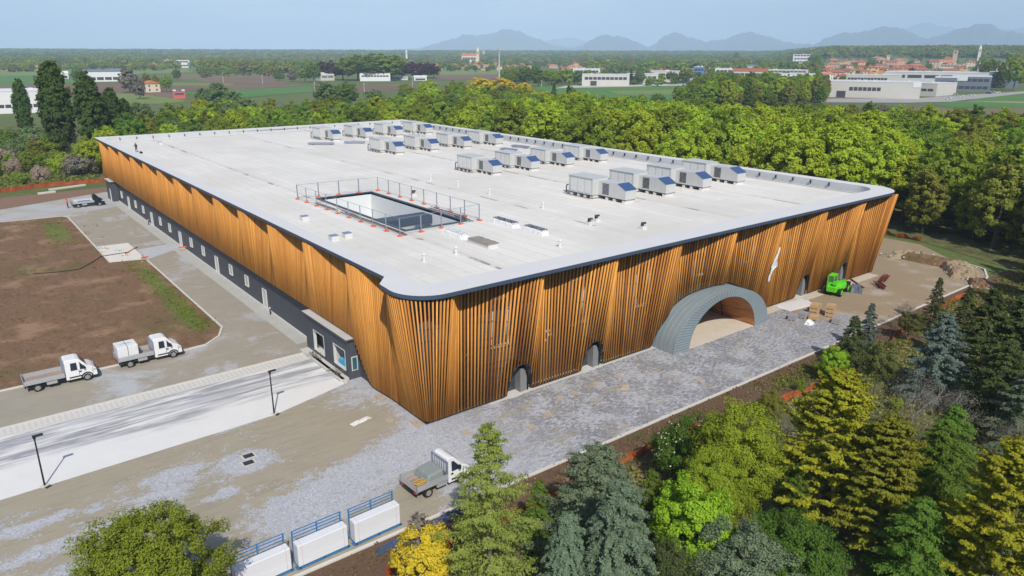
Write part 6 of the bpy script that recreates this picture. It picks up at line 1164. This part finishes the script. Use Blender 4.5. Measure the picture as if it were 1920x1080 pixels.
block(1524, 1556, 180, 162, 14, W2, W5, 'small white shed left of the long factory', 1, (.1, .7), nwin=2, wspan=(.5, .95))
block(1468, 1530, 160, 142, 30, W2, W5, 'white panelled factory left of the column windows', 1, nwin=4)
block(1440, 1515, 150, 134, 30, W1, W5, 'grey office building with ranks of windows', 3, nwin=10, cat='office', name='office_building')
block(1380, 1440, 152, 136, 24, W1, RF[1], 'low factory with red pitched roof behind the clump', 1, nwin=6, gable=3)
block(1340, 1530, 125, 117, 30, W2, W5, 'long white low factory before the white flats', 1, nwin=16)
block(1490, 1524, 131, 106, 14, W2, RF[2], 'tall white block of flats with grey ranks of windows', 5, nwin=6, cat='flats', name='apartment_block')
block(1304, 1322, 148, 128, 16, W4, W5, 'small bright blue shed with pale roof', 2, nwin=3)
block(1345, 1375, 142, 130, 20, W2, W5, 'white workshop right of the blue shed', 1, nwin=4)
block(1385, 1420, 140, 126, 20, W1, W3, 'grey workshop with solar roof', 1, nwin=4, gable=2)
block(1095, 1180, 161, 142, 34, W1, W5, 'pale factory behind the green field with cream walls', 1, nwin=10, door=True)
block(1076, 1125, 150, 131, 28, W2, W5, 'white office wing left over the pale factory', 2, nwin=8)
block(1180, 1235, 158, 141, 30, W1, W5, 'pale concrete factory in the middle of the row', 1, nwin=6)
block(1225, 1300, 154, 136, 32, W1, W5, 'grey and white factory at the right of the row', 1, nwin=6)
block(1140, 1196, 123, 114, 26, W2, RF[0], 'long white block with red roofs in the suburb', 1, nwin=10, cat='flats', name='apartment_block')
block(1770, 1815, 140, 125, 14, WL[0], RF[2], 'cream terrace block of flats before the red roofs', 3, nwin=8, cat='flats', name='apartment_block')
block(1868, 1915, 165, 142, 20, W3, W5, 'dark grey shed with flat top at the far right', 1, nwin=2)
block(145, 216, 153, 138, 22, W2, W3, 'long white farm barn with grey roof', 1, (.15, .45), nwin=5, gable=2.2, cat='barn', name='farm_barn')
block(195, 222, 140, 133, 14, W2, W3, 'small raised barn behind the long one', 1, nwin=3, gable=2, cat='barn', name='farm_barn')
block(103, 119, 148, 140, 12, W2, W2, 'small white arched field shelter', 1, (.1, .6), nwin=1, gable=2.6, cat='shelter', name='field_shelter')
block(228, 243, 126, 117, 12, W2, W2, 'small white cube building at the far field edge', 1, nwin=3)
block(309, 350, 127, 115, 24, W2, W6, 'white hall with red striped front beyond the fields', 2, nwin=8)
block(350, 366, 125, 116, 18, W2, W2, 'white annex right of the red striped hall', 1, nwin=3)
block(284, 302, 124, 118, 14, WL[2], RF[3], 'ochre low house left of the white red hall', 1, nwin=3, gable=1.6, cat='house', name='country_house')
block(465, 486, 121, 116, 14, WL[1], RF[1], 'lone red roofed house at the wood edge', 1, nwin=4, gable=1.6, cat='house', name='country_house')
block(674, 728, 152, 139, 16, W2, W5, 'long white two storey building under the copper trees', 1, (.55, .75), nwin=9)
block(728, 762, 150, 145, 14, W5, W5, 'low grey greenhouse tunnels right of the white building', 1, nwin=3)
block(775, 798, 151, 145, 10, W2, W2, 'small white tent right of the greenhouse tunnels', 1, (.1, .6), nwin=1, gable=1.5, cat='tent', name='field_tent')
block(598, 624, 151, 142, 14, W1, W1, 'grey gabled barn at the left of the copper trees', 1, nwin=2, gable=3, cat='barn', name='farm_barn', yaw=.4)
block(-20, 52, 212, 180, 30, W2, W2, 'striped white greenhouse shed at the left edge', 1, (.25, .4), nwin=6, cat='greenhouse', name='greenhouse')
block(316, 336, 185, 174, 4, W6, W3, 'small red field hut in the ploughed land', 1, nwin=1, cat='hut', name='field_hut')
block(14, 32, 235, 227, 3, W6, RF[0], 'small red tiled hut among trees at the left edge', 1, nwin=1, gable=1.4, cat='hut', name='field_hut')
# church towers and mast, poles
def tower(u, vb, vt, w, mat, label, spire=True):
    x, y = Gt(u, vb); d = dist(x, y); h = (vb-vt)/FPX*d; e = thing('church_tower', (x, y, terrain(x, y)), heading(x, y), label, 'tower', 'church towers'); b = MB(); hh = h*(.78 if spire else .95); b.box(-w/2, w/2, -w/2, w/2, 0, hh); b.box(-w/2-.3, w/2+.3, -w/2-.3, w/2+.3, hh*.72, hh*.74); b.box(-w/2-.4, w/2+.4, -w/2-.4, w/2+.4, hh-.4, hh); b.build('shaft', mat, e)
    b = MB(); [b.box(s*w/2-.1 if q else -w*.18, s*w/2+.1 if q else w*.18, -w*.18 if q else s*w/2-.1, w*.18 if q else s*w/2+.1, hh*.78, hh*.92) for s in (-1, 1) for q in (0, 1)]; b.build('belfry_opening', M_wd, e)
    b = MB(); k = w*.55; t_ = h-hh; b.add([(-k, -k, hh), (k, -k, hh), (k, k, hh), (-k, k, hh), (0, 0, hh+t_)], [(0, 1, 4), (1, 2, 4), (2, 3, 4), (3, 0, 4), (0, 3, 2, 1)]); b.build('spire', RF[2] if not spire else mat, e)
tower(896, 122, 91, 6.5, WL[0], 'cream church tower with spire in the middle village'); tower(762, 116, 95, 5, WL[1], 'slim white tower left in the middle village'); tower(1792, 120, 99, 8, WL[3], 'brown square church tower in the right town', False); tower(1837, 117, 91, 5, WL[1], 'slim white bell tower right of the square one'); tower(1667, 116, 105, 6, WL[0], 'short cream tower in the right town', False); tower(907, 108, 94, 10, WL[3], 'pinkish water tower behind the village', False)
block(866, 893, 121, 106, 20, WL[0], RF[0], 'church nave with steep red roof beside the cream tower', 1, nwin=5, gable=6, cat='church', name='church_nave')
x, y = G(936, 150); e = thing('telecom_mast', (x, y, 0), 0, 'tall grey telecom mast with antennas on top', 'mast'); d = dist(x, y); h = (150-90)/FPX*d; b = MB(); b.tube((0, 0, 0), (0, 0, h), .9, 8, r2=.55); b.build('pole', W1, e); b = MB()
for a in (0, 2.1, 4.2): b.box(math.cos(a)*1.6-.3, math.cos(a)*1.6+.3, math.sin(a)*1.6-.3, math.sin(a)*1.6+.3, h-6, h-2.5)
b.tube((0, 0, h), (0, 0, h+3), .12, 5); b.box(-1.6, 1.6, -.1, .1, h-4.5, h-4.2); b.build('antennas', W1, e)
for k, (u, vb, vt, wd) in enumerate(((413, 156, 138, 'left one in the ploughed field'), (487, 158, 143, 'middle one in the ploughed field'), (585, 175, 155, 'by the green crop'), (771, 167, 146, 'before the copper trees'), (1016, 163, 151, 'beside the green field'), (679, 172, 157, 'left of the bright wood'), (1546, 104, 88, 'tall one over the right town'))):
    x, y = Gt(u, vb); h = (vb-vt)/FPX*dist(x, y); e = thing('utility_pole', (x, y, terrain(x, y)), heading(x, y), 'thin pale utility pole '+wd, 'pole', 'poles in the fields'); b = MB(); b.tube((0, 0, 0), (0, 0, h), .22, 6, r2=.15); b.build('pole', W1, e); b = MB(); b.box(-.1, .1, -.9, .9, h-.6, h-.45); b.build('cross_arm', W1, e)
# cars by the factories
CM = [M('car_paint_'+n, c, .3, .2) for n, c in (('white', (.7, .7, .7)), ('blue', (.03, .06, .25)), ('black', (.02, .02, .025)), ('silver', (.4, .42, .45)), ('red', (.5, .03, .03)))]
def car_mesh(m):
    b = MB(); b.side([(-2.1, .35), (-2.15, .9), (-1.6, 1.0), (-1.1, 1.45), (.4, 1.45), (1.1, .98), (2.0, .85), (2.15, .35)], lambda z: .88 if z < 1.01 else .72, 0); b.side([(-1.5, 1.02), (-1.05, 1.40), (.35, 1.40), (.98, 1.02)], lambda z: .885 if z < 1.1 else .745, 1)
    for x in (-1.3, 1.35):
        for y in (-.8, .8): b.tube((x, y-.1, .33), (x, y+.1, .33), .33, 10, 2)
    me = bpy.data.meshes.new('parked_car'); me.from_pydata(b.v, [], b.f); [me.materials.append(q) for q in (m, M_win, M_tyre)]; me.polygons.foreach_set('material_index', b.m); me.update(); return me
cm = [car_mesh(m) for m in CM]; cn = ['white', 'blue', 'black', 'silver', 'red']
cars = [(1623, 180, 1), (1634, 180, 2), (1641, 180, 0), (1664, 181, 2), (1680, 182, 3), (1690, 182, 1), (1700, 182, 2), (1713, 182, 2), (1777, 186, 0), (1801, 182, 0), (1822, 180, 0), (1853, 176, 2), (1860, 174, 3), (1870, 175, 0), (1192, 157, 0), (1200, 157, 3), (1216, 156, 0), (1223, 156, 0), (1245, 155, 2), (1152, 158, 3), (1790, 178, 3), (1648, 180, 3)]
for i, (u, v, k) in enumerate(sorted(cars)):
    x, y = G(u, v); o = link('parked_car', cm[k], loc=(x, y, .02)); o.rotation_euler.z = heading(x, y)+1.4; tag(o, '%s car, %s from the left by the %s' % (cn[k], ORD[i if u < 1300 else i-6], 'pale factories beyond the green field' if u < 1300 else 'long concrete factory'), 'car', 'cars parked at the factories')
x, y = G(1838, 172); e = thing('truck_tractor', (x, y, 0), 1, 'red lorry parked before the glazed slate hall', 'lorry'); b = MB(); b.box(-2.5, 2.5, -1.2, 1.2, .8, 3.4); b.build('cab', CM[4], e, bevel=.2); b = MB(); [b.tube((x_, y_-.15, .5), (x_, y_+.15, .5), .5, 12) for x_ in (-1.8, 1.8) for y_ in (-1.1, 1.1)]; b.build('wheel', M_tyre, e)
sheet('far_road', [G(1500, 188), G(1560, 185), G(1720, 184.5), G(1770, 181), G(1940, 170), G(1940, 173), G(1780, 191), G(1700, 193), G(1500, 192)][::-1], .09, M('far_asphalt', (.33, .32, .31), .9, scale=.1))
sheet('far_road', [G(1040, 166), G(1060, 161), G(1310, 157), G(1310, 160), G(1060, 165)][::-1], .09, M('far_gravel', (.45, .43, .38), .9, scale=.1))
# ---------------- mountains ----------------
t = NT('mountain_rock'); f = t.noise(.0015, 6, .6); M_mt = t.bsdf(t.mix(f, (.04, .07, .065), (.10, .13, .11)), .95)
def range_(prof, D, name, seed, thick=1500):
    rg = np.random.default_rng(seed); us = np.arange(prof[0][0], prof[-1][0]+1, 2.5); vs = np.interp(us, [p[0] for p in prof], [p[1] for p in prof]); n = len(us); rows = 11; V = []; ph = rg.uniform(0, 6, 6); vs = vs-sum(2.0/(k+1)**.9*np.sin(us*.05*1.9**k+ph[k]) for k in range(6))*np.clip((97-vs)/20, 0, 1)
    for j in range(rows):
        k = j/(rows-1); s = math.sin(k*math.pi)
        for i, (u, v) in enumerate(zip(us, vs)):
            x, y = far(u, D+(k-.5)*thick*2); zt = (99.5-v)/FPX*D+30; z = 20+(zt-20)*(1-abs(2*k-1)**1.3)+rg.normal(0, 1)*zt*.015*s*(0.25 if j == rows//2 else 1); V.append((x, y, z))
    idx = np.arange(n*rows).reshape(rows, n); F = np.stack([idx[:-1, :-1].ravel(), idx[:-1, 1:].ravel(), idx[1:, 1:].ravel(), idx[1:, :-1].ravel()], 1); tag(link(name, np_mesh(name, V, F, M_mt)), kind='structure')
range_([(690, 99), (780, 92), (820, 84), (850, 77), (868, 71), (885, 70), (905, 67), (925, 63), (950, 61), (972, 64), (1000, 74), (1020, 80), (1060, 89), (1100, 95)], 13000, 'mountains', 1)
range_([(1040, 95), (1090, 86), (1110, 77), (1130, 72), (1155, 70), (1180, 75), (1210, 87), (1240, 96)], 12000, 'mountains', 2); range_([(1200, 96), (1225, 83), (1245, 70), (1262, 67), (1285, 72), (1320, 80), (1360, 73), (1400, 67), (1430, 70), (1470, 79), (1530, 88), (1560, 96)], 12500, 'mountains', 3)
range_([(1500, 96), (1540, 78), (1570, 70), (1600, 64), (1640, 60), (1665, 59), (1690, 65), (1720, 74), (1760, 71), (1800, 62), (1845, 55), (1880, 65), (1920, 75), (2000, 90)], 11800, 'mountains', 4)
range_([(960, 95), (1020, 80), (1060, 74), (1100, 80), (1140, 88), (1180, 96)], 19000, 'mountains', 5); range_([(1600, 90), (1690, 60), (1730, 55), (1780, 60), (1850, 66), (1950, 58), (2060, 80)], 20500, 'mountains', 6)
# ---------------- haze ----------------
cx_, cy_ = far(960, 26000); b = MB(); b.box(-30000, 30000, -30000, 30000, -8, 950); hz = b.build('haze', [], None, (0, 0, 0)); 
hm = bpy.data.materials.new('haze_air'); hm.use_nodes = True; nt = hm.node_tree; nt.nodes.clear(); ou = nt.nodes.new('ShaderNodeOutputMaterial'); pv_ = nt.nodes.new('ShaderNodeVolumePrincipled'); pv_.inputs['Color'].default_value = (.57, .76, 1, 1); pv_.inputs['Density'].default_value = 1.25e-4; pv_.inputs['Anisotropy'].default_value = -.3; nt.links.new(pv_.outputs[0], ou.inputs['Volume'])
hz.data.materials.clear(); hz.data.materials.append(hm); hz.data.polygons.foreach_set('material_index', [0]*6); tag(hz, kind='stuff'); hz['label'] = 'pale blue air haze over the plain'
